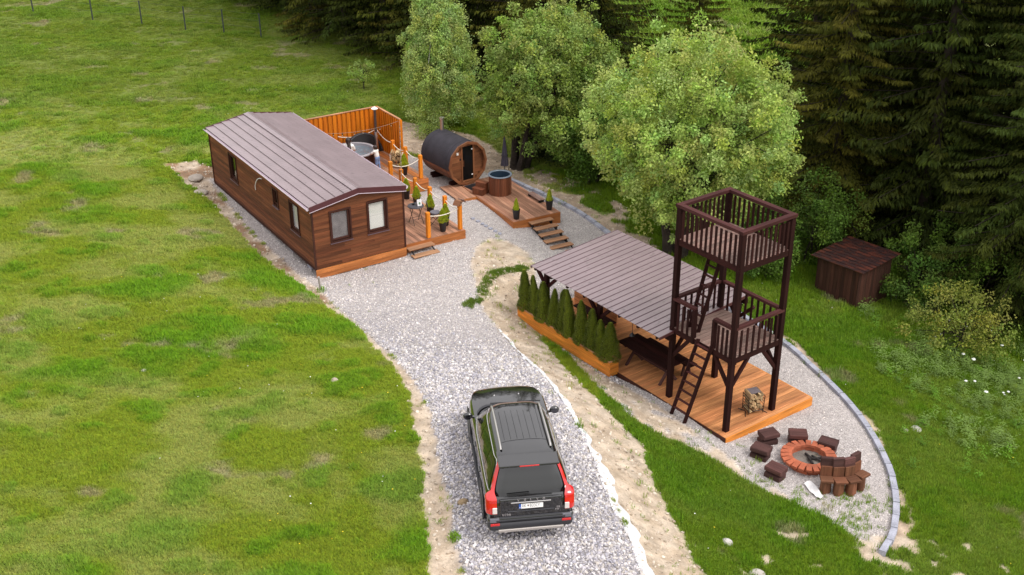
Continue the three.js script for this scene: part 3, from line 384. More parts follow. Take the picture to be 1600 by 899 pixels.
// s: height; facing -z; arms given as elbow and wrist points for each side, in units of the height
function person(label, pos, turn, s, o) {
  const t = thing('person', label, 'person', pos, turn), k = (x, y, z) => V(x * s, y * s, z * s), c = (a, b, ra, rb) => [a, b, ra * s, rb * s], hr = o.head ?? 0.075;
  const lean = o.lean ?? 0, ch = k(0, 0.74, -lean), neck = k(0, 0.83, -lean * 1.25), head = k(0, 0.92, -lean * 1.5 - 0.005), hip = k(0, 0.5, 0);
  const body = [c(neck, ch, 0.03, 0.05), c(ch, k(0, 0.62, -lean * 0.5), 0.085, 0.075), c(k(0, 0.62, -lean * 0.5), hip, 0.075, 0.085)], limbs = [], shirt = [c(k(0, 0.79, -lean * 1.1), k(0, 0.63, -lean * 0.5), 0.098, 0.095), c(k(0, 0.63, -lean * 0.5), k(0, 0.53, -lean * 0.2), 0.095, 0.094)], legs = [];
  const skins = [];
  for (const [i, sx] of [-1, 1].entries()) {
    const sh = k(sx * 0.105, 0.785, -lean * 1.1), el = k(...o.arms[i][0]), wr = k(...o.arms[i][1]); limbs.push(c(sh, el, 0.032, 0.026), c(el, wr, 0.026, 0.018)); shirt.push(c(sh, sh.clone().lerp(el, 0.75), 0.047, 0.042));
    const hp = k(sx * 0.05, 0.49, 0), kn = k(sx * 0.055 + (o.step?.[i] ?? 0) * 0.0, 0.27, (o.step?.[i] ?? 0) * 0.5), an = k(sx * 0.06, 0.045, o.step?.[i] ?? 0), toe = an.clone().add(k(sx * 0.012, -0.022, -0.085)); limbs.push(c(hp, kn, 0.055, 0.038), c(kn, an, 0.036, 0.024), c(an, toe, 0.024, 0.02));
    legs.push(c(hp, kn, 0.068, 0.05), c(kn, an, 0.05, 0.038));
    // hand: palm, four fingers and a thumb
    const dir = wr.clone().sub(el).normalize(), side = new THREE.Vector3().crossVectors(dir, V(0, 1, 0)).normalize(), dn = V(0, -1, 0), palm = wr.clone().addScaledVector(dir, 0.045 * s), hand = [c(wr, palm, 0.016, 0.02)];
    for (let f = 0; f < 4; f++) { const r0 = palm.clone().addScaledVector(side, (f - 1.5) * 0.0125 * s), m = r0.clone().addScaledVector(dir, [0.022, 0.026, 0.025, 0.019][f] * s), e = m.clone().addScaledVector(dir, 0.016 * s).addScaledVector(dn, 0.014 * s); hand.push(c(r0, m, 0.0068, 0.0062), c(m, e, 0.0062, 0.0052)); }
    const th = wr.clone().addScaledVector(side, -sx * 0.018 * s).addScaledVector(dir, 0.012 * s); hand.push(c(th, th.clone().addScaledVector(dir, 0.028 * s).addScaledVector(side, -sx * 0.016 * s), 0.0075, 0.006));
    skins.push(skinOf(hand, 0.0048 * s / 1.2, 0.006 * s));
  }
  const hd = [c(head, head.clone().add(k(0, 0.012, 0)), hr * 0.86, hr * 0.9), c(head.clone().add(k(0, -0.035, -0.025)), head.clone().add(k(0, -0.02, -0.02)), hr * 0.55, hr * 0.65), c(head.clone().add(k(0, -0.008, -hr * 0.9)), head.clone().add(k(0, -0.018, -hr * 1.02)), 0.007, 0.01), ...[-1, 1].map((x) => c(head.clone().add(k(x * hr * 0.86, 0.004, 0.004)), head.clone().add(k(x * hr * 0.88, -0.018, 0)), 0.012, 0.009)), ...[-1, 1].map((x) => c(head.clone().add(k(x * 0.024, 0.006, -hr * 0.74)), head.clone().add(k(x * 0.028, 0.006, -hr * 0.74)), 0.016, 0.014)), c(head.clone().add(k(-0.014, -0.038, -hr * 0.8)), head.clone().add(k(0.014, -0.038, -hr * 0.8)), 0.008, 0.008)];
  part('body', merge([skinOf([...body, ...limbs], 0.016 * Math.min(1, s), 0.03 * s), skinOf(hd, 0.0065 * s, 0.02 * s), ...skins]), M.skin, t);
  part('shirt', skinOf(shirt, 0.018 * Math.min(1, s), 0.03 * s), o.shirt ?? M.shirt, t);
  part('trousers', skinOf([...legs, c(k(0, 0.52, 0), k(0, 0.47, 0), 0.1, 0.09)], 0.018 * Math.min(1, s), 0.03 * s), o.trousers ?? M.denim, t);
  const hair = [c(head.clone().add(k(0, 0.022, 0.014)), head.clone().add(k(0, 0.03, 0.004)), hr * 1.02, hr * 0.98), c(head.clone().add(k(0, -0.01, 0.03)), head.clone().add(k(0, 0.01, 0.022)), hr * 0.85, hr * 0.95)];
  if (o.long) hair.push(c(head.clone().add(k(0, -0.02, 0.04)), k(0.03, 0.74, 0.075 - lean), hr * 0.8, hr * 0.72), c(k(0.03, 0.74, 0.075 - lean), k(0.055, 0.57, 0.09 - lean * 0.4), hr * 0.72, hr * 0.4));
  part('hair', skinOf(hair, 0.01 * s, 0.02 * s), M.hair, t);
  for (const [i, sx] of [-1, 1].entries()) part('shoe', skinOf([c(k(sx * 0.06, 0.03, (o.step?.[i] ?? 0) + 0.015), k(sx * 0.075, 0.024, (o.step?.[i] ?? 0) - 0.1), 0.032, 0.026)], 0.01 * s, 0.01), o.shoes ?? M.white, t);
  return t;
}
// ---------------------------------------------------------------- hot tub and what stands round it
{
  const at = [5.38, 8.15], t = thing('hot_tub', 'large round hot tub in dark wood with grey rim and rippling water', 'hot tub', CAB.at(at[0], UP, at[1]), CAB.turn), n = 40, R = 0.92, hh = 0.6;
  const sg = [0, 1, 2].map(() => box((2 * Math.PI * R) / n - 0.006, hh, 0.03, 0, hh / 2, 0, 'y'));
  for (let i = 0; i < n; i++) { const a = (i / n) * 2 * Math.PI, m = part('stave', pick(sg), M.trim[i % 2], t); m.position.set(R * Math.sin(a), 0, R * Math.cos(a)); m.rotation.y = a; }
  const rimM = std(0.3, 0.29, 0.31, 0.35), linM = std(0.2, 0.2, 0.2, 0.4);
  part('liner', new THREE.LatheGeometry([[0, 0.12], [0.8, 0.12], [0.83, 0.2], [0.84, 0.66], [0.86, 0.68], [0.95, 0.68], [0.965, 0.65], [0.955, 0.6], [0.86, 0.59]].map(([x, y]) => new THREE.Vector2(x, y)), 48), Object.assign(rimM, { side: THREE.DoubleSide }), t);
  const wg = new THREE.CircleGeometry(0.838, 64, 0).rotateX(-Math.PI / 2), fine = new THREE.RingGeometry(0.001, 0.838, 64, 26).rotateX(-Math.PI / 2), p = fine.attributes.position;
  for (let i = 0; i < p.count; i++) p.setY(i, 0.03 * (fbm(p.getX(i) * 5, p.getZ(i) * 7) - 0.5) * 2 + 0.014 * Math.sin(14 * p.getX(i) + 5 * Math.sin(6 * p.getZ(i))));
  fine.computeVertexNormals(); part('water', fine.translate(0, 0.56, 0), new THREE.MeshPhysicalMaterial({ color: col(0.7, 0.8, 0.86), transmission: 0.9, thickness: 0, roughness: 0.04, ior: 1.33 }), t);
  const s = thing('stove_pipe', 'tall steel stove pipe with white cap beside the hot tub', 'stove pipe', CAB.at(6.78, UP, 8.75), CAB.turn);
  part('lower_pipe', new THREE.CylinderGeometry(0.075, 0.075, 1.0, 14).translate(0, 0.5, 0), M.steel, s); part('pipe', new THREE.CylinderGeometry(0.055, 0.055, 1.05, 14).translate(0, 1.5, 0), std(0.12, 0.1, 0.1, 0.4, { metalness: 0.7 }), s); part('collar', new THREE.CylinderGeometry(0.09, 0.09, 0.05, 14).translate(0, 1.0, 0), M.steel, s); part('cap', [new THREE.ConeGeometry(0.15, 0.09, 14).translate(0, 2.1, 0), new THREE.CylinderGeometry(0.1, 0.1, 0.04, 14).translate(0, 2.03, 0)], M.white, s);
  const sh = new THREE.Shape(); sh.absarc(0, 0, 0.9, 0, Math.PI, false); sh.closePath();
  const l = thing('tub_cover', 'black half round tub cover leaning behind the hot tub', 'tub cover', CAB.at(6.3, UP, 9.15), CAB.turn), lg = new THREE.ExtrudeGeometry(sh, { depth: 0.06, bevelEnabled: true, bevelSize: 0.02, bevelThickness: 0.02, bevelSegments: 2, curveSegments: 28 }); part('shell', lg.rotateX(-0.22).translate(0, 0.02, 0.05), M.black, l); part('seam', new THREE.TorusGeometry(0.86, 0.012, 6, 30, Math.PI).rotateX(-0.22).translate(0, 0.045, 0.14), std(0.1, 0.1, 0.12, 0.5), l);
  person('child in white shirt and jeans reaching over the hot tub rim', CAB.at(5.97, UP, 7.08), CAB.turn + 0.45, 1.02, { lean: 0.05, head: 0.092, arms: [[[-0.13, 0.68, -0.18], [-0.09, 0.6, -0.33]], [[0.12, 0.68, -0.18], [0.08, 0.6, -0.34]]], step: [-0.03, 0.05], shoes: M.white });
  person('girl with long dark hair in a white top leaning on the tub', CAB.at(4.78, UP, 7.26), CAB.turn - 0.6, 1.5, { lean: 0.06, long: true, arms: [[[-0.13, 0.66, -0.14], [-0.08, 0.56, -0.26]], [[0.14, 0.66, -0.13], [0.1, 0.55, -0.26]]], trousers: std(0.05, 0.05, 0.07, 0.9), step: [0, -0.04] });
  const tw = thing('pink_towel', 'pink and white patterned towel hung over the tub rim', 'towel', CAB.at(4.72, 1.27, 8.8), CAB.turn + 0.8), tm = new THREE.MeshStandardMaterial({ roughness: 0.95, side: THREE.DoubleSide, map: dataTex(64, 64, (u, v) => (tn(u, v, 9, 9, 21) > 0.55 ? [0.93, 0.78, 0.82] : [0.85, 0.13, 0.3]), true) });
  const tg = new THREE.PlaneGeometry(0.42, 0.6, 12, 20), tp = tg.attributes.position; for (let i = 0; i < tp.count; i++) { const x = tp.getX(i), v = tp.getY(i), a = clamp(v / 0.09, -1.57, 1.57), z = 0.09 * Math.sin(a), y = 0.09 * Math.cos(a) - Math.max(0, Math.abs(v) - 0.141) + 0.02 * Math.sin(x * 22); tp.setXYZ(i, x, y, z + 0.02 * Math.sin(x * 26 + v * 9)); } tg.computeVertexNormals(); part('cloth', tg, tm, tw);
  // string lights: one cable from the fence end to the cabin eave, one across the tub
  const sl = thing('string_lights', 'bulb string lights hung from the fence end to the cabin roof', 'string lights', CAB.at(0, 0, 0), CAB.turn), bulbM = std(0.45, 0.36, 0.22, 0.2), cab = std(0.34, 0.26, 0.2, 0.8);
  for (const [a, b, s, n] of [[V(7.28, 2.4, -7.46), V(3.6, 2.66, -0.3), 0.16, 13], [V(7.28, 2.36, -7.5), V(3.62, 2.66, -6.9), 0.16, 8]]) { const pts = sag(a, b, s, 26); part('cable', tube(pts, 0.006, 40, 5), cab, sl); for (let i = 1; i < n; i++) { const c = pts[Math.round((i / n) * 26)], h = part('socket', new THREE.CylinderGeometry(0.018, 0.018, 0.06, 8).translate(c.x, c.y - 0.04, c.z), M.black, sl); part('bulb', new THREE.SphereGeometry(0.022, 10, 8).translate(c.x, c.y - 0.095, c.z), bulbM, sl); } }
  const el = thing('eave_lamp', 'small white lamp under the cabin eave corner by the terrace', 'lamp', CAB.at(3.68, 2.5, 0.3), CAB.turn); part('housing', new THREE.SphereGeometry(0.06, 14, 10).scale(1, 0.8, 1), M.white, el); part('bracket', box(0.12, 0.02, 0.03, -0.06, 0.02, 0), M.gutter, el);
}
// ---------------------------------------------------------------- firewood racks
function splitLog(r, L, sides, seed) { const q = mulberry(seed), sh = new THREE.Shape(), a0 = q() * 6; if (sides === 3) { sh.moveTo(0, 0); for (let i = 0; i <= 4; i++) { const a = a0 + (i / 4) * 1.6; sh.lineTo(Math.cos(a) * r * 1.25, Math.sin(a) * r * 1.25); } sh.closePath(); } else for (let i = 0; i < 9; i++) { const a = (i / 9) * 6.283, k = r * (0.85 + 0.25 * q()); i ? sh.lineTo(Math.cos(a) * k, Math.sin(a) * k) : sh.moveTo(Math.cos(a) * k, Math.sin(a) * k); } const g = new THREE.ExtrudeGeometry(sh, { depth: L, bevelEnabled: false }); return boxUV(g.translate(0, 0, -L / 2), 'z'); }
function woodRack(label, pos, turn, white) {
  const t = thing('firewood_rack', label, 'firewood rack', pos, turn), w = 0.46, h = 0.56, d = 0.36, fm = white ? M.rope : M.blackMetal;
  const bars = []; for (const x of [-w / 2, w / 2]) { for (const z of [-d / 2, d / 2]) bars.push(rod(V(x, 0.02, z), V(x * 1.1, h, z), 0.012)); bars.push(rod(V(x, 0.1, -d / 2), V(x, 0.1, d / 2), 0.011), rod(V(x * 1.1, h, -d / 2), V(x * 1.1, h, d / 2), 0.011)); for (let i = 1; i < 5; i++) bars.push(rod(V(x * (1 + 0.02 * i), 0.1 + i * 0.09, -d / 2), V(x * (1 + 0.02 * i), 0.1 + i * 0.09, d / 2), 0.007)); bars.push(rod(V(x, 0.03, 0), V(x * 1.5, 0, d / 2 + 0.06), 0.012), rod(V(x, 0.03, 0), V(x * 1.5, 0, -d / 2 - 0.06), 0.012)); }
  for (const z of [-d / 2, d / 2]) bars.push(rod(V(-w / 2, 0.1, z), V(w / 2, 0.1, z), 0.011));
  part('frame', bars, fm, t);
  let k = 0; for (let y = 0.15; y < h + 0.11; y += 0.076) for (let x = -w / 2 + 0.05; x < w / 2 - 0.01; x += 0.084) { const g = splitLog(rr(0.042, 0.056), d + rr(-0.04, 0.07), rnd() < 0.6 ? 3 : 9, k++ * 31 + 5), m = part('split_log', g, pick(M.firewood), t); m.position.set(x + rr(-0.012, 0.012), y + rr(-0.01, 0.01), rr(-0.02, 0.02)); }
  if (!white) { const c = part('sheet_cover', box(0.3, 0.012, 0.3, 0.03, h + 0.11, -0.02), std(0.16, 0.13, 0.14, 0.6), t); c.rotation.z = 0.06; }
  return t;
}
woodRack('pale wire rack of split firewood on the hot tub deck', CAB.at(6.82, UP, 7.0), CAB.turn - 0.6, true);
woodRack('black metal rack of split firewood on the tower deck', TOW.at(1.66, -0.6, 0.55), TOW.turn - 0.35, false);
// ---------------------------------------------------------------- potted conifers
function sprayCone(h, r, n, seed, leaf, leafLen, taper = 0.8) {
  const q = mulberry(seed), P = [], C = [], d = V(0, 0, 0), s = V(0, 0, 0), u = V(0, 0, 0);
  for (let i = 0; i < n; i++) {
    const y = Math.pow(q(), 1.25), a = q() * 6.283, bulge = 1 + 0.13 * Math.sin(a * 3 + seed) + 0.1 * Math.sin(y * 17 + a * 2), R = r * bulge * Math.pow(1 - y, taper) * (y < 0.1 ? 0.75 + 2.5 * y : 1) * (0.72 + 0.3 * q()) + 0.008;
    const L = leafLen * (0.6 + 0.7 * q()), w = leaf * (0.7 + 0.6 * q()); d.set(Math.cos(a) * (0.35 + 0.5 * q()), 0.75 + 0.4 * q(), Math.sin(a) * (0.35 + 0.5 * q())).normalize(); s.set(-Math.sin(a) + 0.6 * (q() - 0.5), 0.5 * (q() - 0.5), Math.cos(a) + 0.6 * (q() - 0.5)).normalize(); u.set(Math.cos(a) * R, y * h * 0.97, Math.sin(a) * R);
    const k = 0.65 + 0.7 * q(), c = [k, k * (0.94 + 0.12 * q()), k * (0.7 + 0.5 * q())];
    const A = u.clone().addScaledVector(d, -L * 0.35), B = u.clone().addScaledVector(s, w / 2), D = u.clone().addScaledVector(s, -w / 2), E = u.clone().addScaledVector(d, L * 0.65);
    for (const v of [A, B, E, A, E, D]) { P.push(v.x, v.y, v.z); C.push(...c); }
  }
  const g = new THREE.BufferGeometry(); g.setAttribute('position', new THREE.Float32BufferAttribute(P, 3)); g.setAttribute('color', new THREE.Float32BufferAttribute(C, 3)); g.computeVertexNormals(); return g;
}
{
  const lime = leafMat(0.54, 0.62, 0.04, 0.35), cones = [1, 2, 3].map((s) => sprayCone(0.47, 0.165, 1700, s * 13, 0.022, 0.05, 0.72));
  const list = [
    [CAB.at(6.62, UP, 5.95), 'conifer in a black pot on the upper deck beside the firewood rack', 1], [CAB.at(5.72, LOW, 4.1), 'conifer in a black pot at the cabin end of the terrace rope posts', 0.95], [CAB.at(5.66, LOW, 3.15), 'potted conifer right behind the bistro table, half hidden by an orange post', 0.92], [CAB.at(5.66, LOW, 2.05), 'potted conifer between the bistro table and the folded chair back', 0.98],
    [CAB.at(5.68, LOW, 0.92), 'potted conifer behind the front one, close to the wooden bird box', 0.96], [CAB.at(5.32, LOW, 0.5), 'potted conifer in front of the bistro chair, nearest the terrace steps', 1], [SAU.at(0.24, 0.1, 0.22), 'slim potted conifer on the near corner of the sauna deck', 0.92], [SAU.at(1.82, 0.1, 0.4), 'slim potted conifer on the right corner of the sauna deck beside the kerb', 0.95]];
  list.forEach(([p, label, k], i) => {
    const t = thing('potted_conifer', label, 'potted plant', p, i * 1.3, 'conifers in black pots'), sl = i > 5 ? 0.72 : 1;
    part('pot', new THREE.LatheGeometry([[0, 0], [0.1, 0], [0.105, 0.01], [0.15, 0.4], [0.155, 0.42], [0.14, 0.42], [0.135, 0.36], [0, 0.36]].map(([x, y]) => new THREE.Vector2(x, y * 0.95)), 20), M.pot, t); part('soil', new THREE.CylinderGeometry(0.136, 0.134, 0.02, 16).translate(0, 0.35, 0), M.soil, t);
    part('stem', new THREE.CylinderGeometry(0.012, 0.018, 0.3, 6).translate(0, 0.45, 0), M.bark[0], t);
    const f = part('foliage', cones[i % 3], lime, t); f.position.y = 0.37; f.scale.set(1.22 * sl * k, 1.1 * k, 1.22 * sl * k);
  });
}
// ---------------------------------------------------------------- bistro set
{
  const gm = std(0.075, 0.07, 0.085, 0.45, { metalness: 0.3 }), t = thing('bistro_table', 'round grey folding bistro table on the terrace', 'table', CAB.at(4.86, LOW, 1.72), CAB.turn);
  part('tabletop', new THREE.CylinderGeometry(0.3, 0.3, 0.025, 32).translate(0, 0.7, 0), gm, t); part('rim', new THREE.TorusGeometry(0.3, 0.012, 6, 36).rotateX(Math.PI / 2).translate(0, 0.695, 0), gm, t);
  for (const s of [-1, 1]) for (const k of [-1, 1]) part('leg', [rod(V(s * 0.2, 0, k * 0.22), V(s * 0.2 * 0.9, 0.4, 0), 0.011), rod(V(s * 0.18, 0.4, 0), V(s * 0.2, 0.69, -k * 0.16), 0.011)], M.blackMetal, t);
  part('brace', [rod(V(-0.2, 0.2, 0.11), V(0.2, 0.2, 0.11), 0.008), rod(V(-0.2, 0.2, -0.11), V(0.2, 0.2, -0.11), 0.008)], M.blackMetal, t);
  const chair = (label, x, f, turn) => { const c = thing('bistro_chair', label, 'chair', CAB.at(x, LOW, f), turn, 'bistro chairs'); part('seat', [new THREE.CylinderGeometry(0.2, 0.2, 0.022, 24).scale(1, 1, 0.95).translate(0, 0.45, 0)], gm, c); part('cushion', new THREE.CylinderGeometry(0.19, 0.195, 0.035, 24).translate(0, 0.478, 0), std(0.14, 0.135, 0.16, 0.9), c); for (const s of [-1, 1]) { part('leg', rod(V(s * 0.18, 0, -0.22), V(s * 0.18, 0.45, 0.18), 0.011), M.blackMetal, c); part('leg', rod(V(s * 0.19, 0, 0.24), V(s * 0.19, 0.47, -0.17), 0.011), M.blackMetal, c); part('back_rail', tube([V(s * 0.18, 0.45, 0.18), V(s * 0.18, 0.65, 0.26), V(s * 0.16, 0.88, 0.3)], 0.011), M.blackMetal, c); } for (const y of [0.72, 0.8, 0.88]) part('back_slat', box(0.34, 0.045, 0.012, 0, y, 0.275 + (y - 0.72) * 0.16), gm, c); return c; };
  chair('bistro chair with visible slatted back at the right side of the table', 5.42, 1.25, CAB.turn - 1.9); chair('bistro chair with a white cup on it, half hidden by the cabin wall', 4.22, 2.1, CAB.turn + 1.2);
  const m = thing('menu_card', 'folded white menu card with a green picture on the bistro table', 'card', CAB.at(4.98, 1.065, 1.66), CAB.turn - 0.1); const mm = new THREE.MeshStandardMaterial({ roughness: 0.6, map: dataTex(64, 64, (u, v) => { const d = Math.hypot((u - 0.5) * 1.3, v - 0.4); return v < 0.55 && d < 0.3 && tn(u, v, 12, 12, 23) > 0.35 ? [0.35, 0.48, 0.3] : v > 0.7 && v < 0.8 && u > 0.25 && u < 0.75 ? [0.7, 0.7, 0.72] : [0.94, 0.94, 0.95]; }, true) });
  part('front', new THREE.BoxGeometry(0.17, 0.24, 0.004).rotateX(-0.2).translate(0, 0.115, 0.035), mm, m); part('back', new THREE.BoxGeometry(0.17, 0.24, 0.004).rotateX(0.2).translate(0, 0.115, -0.035), M.white, m);
  const a = thing('ashtray', 'small black ashtray on the bistro table', 'ashtray', CAB.at(4.83, 1.063, 1.84), 0); part('bowl', new THREE.LatheGeometry([[0, 0], [0.05, 0], [0.06, 0.045], [0.05, 0.045], [0.042, 0.012], [0, 0.012]].map(([x, y]) => new THREE.Vector2(x, y)), 16), M.black, a);
  const u = thing('cup', 'white cup on the bistro chair seat beside the cabin wall', 'cup', CAB.at(4.26, 0.85, 2.14), 0); part('bowl', new THREE.LatheGeometry([[0, 0], [0.05, 0], [0.075, 0.1], [0.068, 0.1], [0.046, 0.012], [0, 0.012]].map(([x, y]) => new THREE.Vector2(x, y)), 18), M.white, u); part('handle', new THREE.TorusGeometry(0.03, 0.008, 6, 12).translate(0.085, 0.05, 0), M.white, u);
  const b = thing('bird_box', 'small tilted wooden bird box on the terrace corner post', 'bird box', CAB.at(5.94, 1.36, 0.3), CAB.turn + 0.5); part('box', box(0.17, 0.17, 0.2, 0, 0.1, 0).rotateZ(0.7), M.plank[0], b); part('roof', box(0.24, 0.02, 0.27, 0.09, 0.185, 0).rotateZ(-0.0), M.floorGrey[2], b).rotation.z = -0.75; part('entrance', new THREE.CylinderGeometry(0.03, 0.03, 0.012, 12).rotateX(Math.PI / 2).translate(-0.05, 0.09, 0.104), M.dark, b); part('roof', box(0.22, 0.02, 0.27, -0.07, 0.2, 0), M.sauna[1], b).rotation.z = 0.75;
}
// ---------------------------------------------------------------- sauna deck, barrel sauna, plunge tub
const SD = 0.1;
{
  const d = thing('sauna_deck', 'low plank deck in front of the barrel sauna', 'deck', SAU.at(0, 0, 0), SAU.turn);
  deckBoards(d, 0, 2.06, 0.0, 4.75, 'f', SD, 0.14, M.deck);
  for (const y of [0.0, -0.165, -0.33]) part('fascia_board', box(2.1, 0.16, 0.028, 1.03, y, 0.016, 'x'), pick(M.deckEdge), d);
  for (const y of [0.0, -0.165]) { part('fascia_board', box(0.028, 0.16, 4.75, -0.016, y, -2.375, 'z'), pick(M.deckEdge), d); part('fascia_board', box(0.028, 0.16, 4.75, 2.076, y, -2.375, 'z'), pick(M.deckEdge), d); }
  // a wing of the deck to the left in front of the sauna
  const wing = thing('sauna_deck_wing', 'narrow plank strip joining the sauna deck on its left', 'deck', SAU.at(0, 0, 0), SAU.turn);
  deckBoards(wing, -0.86, -0.035, 3.05, 4.75, 'f', SD - 0.004, 0.138, M.deck); part('fascia_board', box(0.83, 0.16, 0.028, -0.45, 0.0, -3.032, 'x'), M.deckEdge[1], wing);
  const bs = thing('barrel_sauna', 'round wooden barrel sauna with black felt top and glass door', 'sauna', SAU.at(0.31, 0.14, 4.42), SAU.turn + 0.13), R = 0.88, L = 2.15, cy = R, n = 36;
  const sg = [0, 1, 2].map(() => box((2 * Math.PI * R) / n - 0.002, 0.04, L, 0, 0, -L / 2, 'z'));
  for (let i = 0; i < n; i++) { const a = (i / n) * 2 * Math.PI; const m = part('stave', pick(sg), pick(M.sauna), bs); m.position.set((R - 0.02) * Math.sin(a), cy + (R - 0.02) * Math.cos(a), 0); m.rotation.z = -a; }
  const arc = (r0, r1, z0, z1, a0, a1, seg) => { const s = new THREE.Shape(); for (let i = 0; i <= seg; i++) { const a = lerp(a0, a1, i / seg); s[i ? 'lineTo' : 'moveTo'](r1 * Math.sin(a), r1 * Math.cos(a)); } for (let i = seg; i >= 0; i--) { const a = lerp(a0, a1, i / seg); s.lineTo(r0 * Math.sin(a), r0 * Math.cos(a)); } s.closePath(); return boxUV(new THREE.ExtrudeGeometry(s, { depth: z1 - z0, bevelEnabled: false }).translate(0, cy, z0), 'z'); };
  for (let i = 0; i < 5; i++) part('felt_sheet', arc(R + 0.004 + (i % 2) * 0.004, R + 0.018 + (i % 2) * 0.004, -L + 0.02 + (i * (L - 0.06)) / 5 - 0.03, -L + 0.02 + ((i + 1) * (L - 0.06)) / 5, -1.78, 1.78, 48), M.felt, bs);
  for (let i = 0; i < 12; i++) { const a = ((i + 0.5) / 12) * 2 * Math.PI, m = part('front_trim', box(2 * (R + 0.03) * Math.tan(Math.PI / 12) - 0.003, 0.1, 0.06, 0, 0, 0, 'x'), M.sauna[(i + 1) % 3 + 1], bs); m.position.set((R - 0.02) * Math.sin(a), cy + (R - 0.02) * Math.cos(a), 0.015); m.rotation.z = -a; }
  // recessed front wall boards with a door opening
  const dx0 = -0.2, dx1 = 0.32;
  for (let i = 0; i < 11; i++) { const y0 = 0.06 + i * 0.152, ym = y0 + 0.075, hw = Math.sqrt(Math.max(0, (R - 0.05) ** 2 - (ym - cy) ** 2)); for (const [a, b] of [[-hw, dx0 - 0.06], [dx1 + 0.06, hw]]) if (b - a > 0.03) part('front_board', box(b - a, 0.148, 0.04, (a + b) / 2, ym, -0.12, 'x'), pick(M.sauna), bs); if (ym > 1.62) part('front_board', box(dx1 - dx0 + 0.12, 0.148, 0.04, (dx0 + dx1) / 2, ym, -0.121, 'x'), M.sauna[0], bs); }
  part('back_wall', new THREE.CylinderGeometry(R - 0.045, R - 0.045, 0.04, 40).rotateX(Math.PI / 2).translate(0, cy, -L + 0.1), M.sauna[1], bs);
  part('door_frame', [box(0.06, 1.56, 0.06, dx0 - 0.03, 0.86, -0.1), box(0.06, 1.56, 0.06, dx1 + 0.03, 0.86, -0.1), box(dx1 - dx0, 0.05, 0.06, (dx0 + dx1) / 2, 1.62, -0.1), box(dx1 - dx0, 0.05, 0.07, (dx0 + dx1) / 2, 0.1, -0.095)], M.sauna[3], bs);
  const gd = part('glass_door', new THREE.BoxGeometry(dx1 - dx0 - 0.01, 1.45, 0.012).translate((dx0 + dx1) / 2, 0.86, -0.11), std(0.006, 0.006, 0.006, 0.05, { specularIntensity: 0.35 }), bs); for (const y of [0.32, 1.42]) part('hinge', box(0.07, 0.05, 0.02, dx1 - 0.04, y, -0.1), M.white, gd); part('handle', rod(V(dx0 + 0.05, 0.75, -0.08), V(dx0 + 0.05, 1.0, -0.08), 0.014), M.sauna[2], gd);
  part('wall_lamp', [box(0.09, 0.1, 0.05, -0.45, 1.35, -0.085)], M.white, bs); part('switch_box', box(0.05, 0.07, 0.04, -0.31, 1.08, -0.085), M.black, bs);
  for (const z of [-0.35, -1.75]) part('cradle', [box(1.25, 0.14, 0.14, 0, -0.06, z), box(0.3, 0.12, 0.12, -0.55, 0.06, z).rotateZ(0.0), box(0.3, 0.12, 0.12, 0.55, 0.06, z)], M.tower[0], bs);
  part('chimney', new THREE.CylinderGeometry(0.085, 0.085, 0.6, 16).translate(0, 2 * R + 0.25, -1.85), M.steel, bs); part('chimney_cap', [new THREE.CylinderGeometry(0.12, 0.12, 0.03, 16).translate(0, 2 * R + 0.6, -1.85), new THREE.CylinderGeometry(0.05, 0.085, 0.05, 16).translate(0, 2 * R + 0.56, -1.85)], M.steel, bs); part('chimney_flashing', new THREE.CylinderGeometry(0.1, 0.24, 0.1, 16).translate(0, 2 * R + 0.03, -1.85), M.felt, bs);
  for (const z of [-0.3, -1.85]) part('hoop', new THREE.TorusGeometry(R + 0.022, 0.006, 5, 60).translate(0, cy, z), M.felt, bs);
  const mat = thing('door_mat', 'black mat on the deck in front of the sauna door', 'mat', SAU.at(0.5, SD + 0.003, 4.05), SAU.turn + 0.13); part('pad', rbox(0.85, 0.018, 0.55, 0.006, 0, 0.009, 0), M.black, mat); part('border', [rbox(0.85, 0.024, 0.04, 0.006, 0, 0.012, 0.26), rbox(0.85, 0.024, 0.04, 0.006, 0, 0.012, -0.26)], M.felt, mat);
  const sl = thing('red_slippers', 'red slippers on the deck beside the sauna door', 'slippers', SAU.at(1.0, SD, 4.1), SAU.turn), rm = std(0.55, 0.03, 0.03, 0.6); for (const x of [0, 0.13]) part('slipper', [new THREE.SphereGeometry(0.05, 10, 8).scale(0.85, 0.35, 2.2).translate(x, 0.02, 0), new THREE.SphereGeometry(0.05, 10, 8).scale(0.9, 0.8, 1).translate(x, 0.035, 0.05)], rm, sl);
  // plunge tub
  const pt = thing('plunge_tub', 'narrow wooden stave plunge tub with dark blue liner', 'tub', SAU.at(1.0, SD, 2.92), SAU.turn), r = 0.44, m = 28, hh = 0.8, st = [0, 1, 2].map(() => rbox((2 * Math.PI * r) / m - 0.004, hh, 0.035, 0.006, 0, hh / 2, 0, 'y'));
  for (let i = 0; i < m; i++) { const a = (i / m) * 2 * Math.PI, q = part('stave', pick(st), pick(M.stave), pt); q.position.set(r * Math.sin(a), 0, r * Math.cos(a)); q.rotation.y = a; }
  const bl = std(0.022, 0.04, 0.065, 0.35, { side: THREE.DoubleSide }), rim = std(0.13, 0.16, 0.2, 0.4, { side: THREE.DoubleSide });
  part('liner', new THREE.LatheGeometry([[0, 0.1], [0.38, 0.1], [0.4, 0.15], [0.41, 0.8]].map(([x, y]) => new THREE.Vector2(x, y)), 40), bl, pt); part('rim', new THREE.LatheGeometry([[0.405, 0.79], [0.41, 0.825], [0.48, 0.825], [0.485, 0.79]].map(([x, y]) => new THREE.Vector2(x, y)), 40), rim, pt);
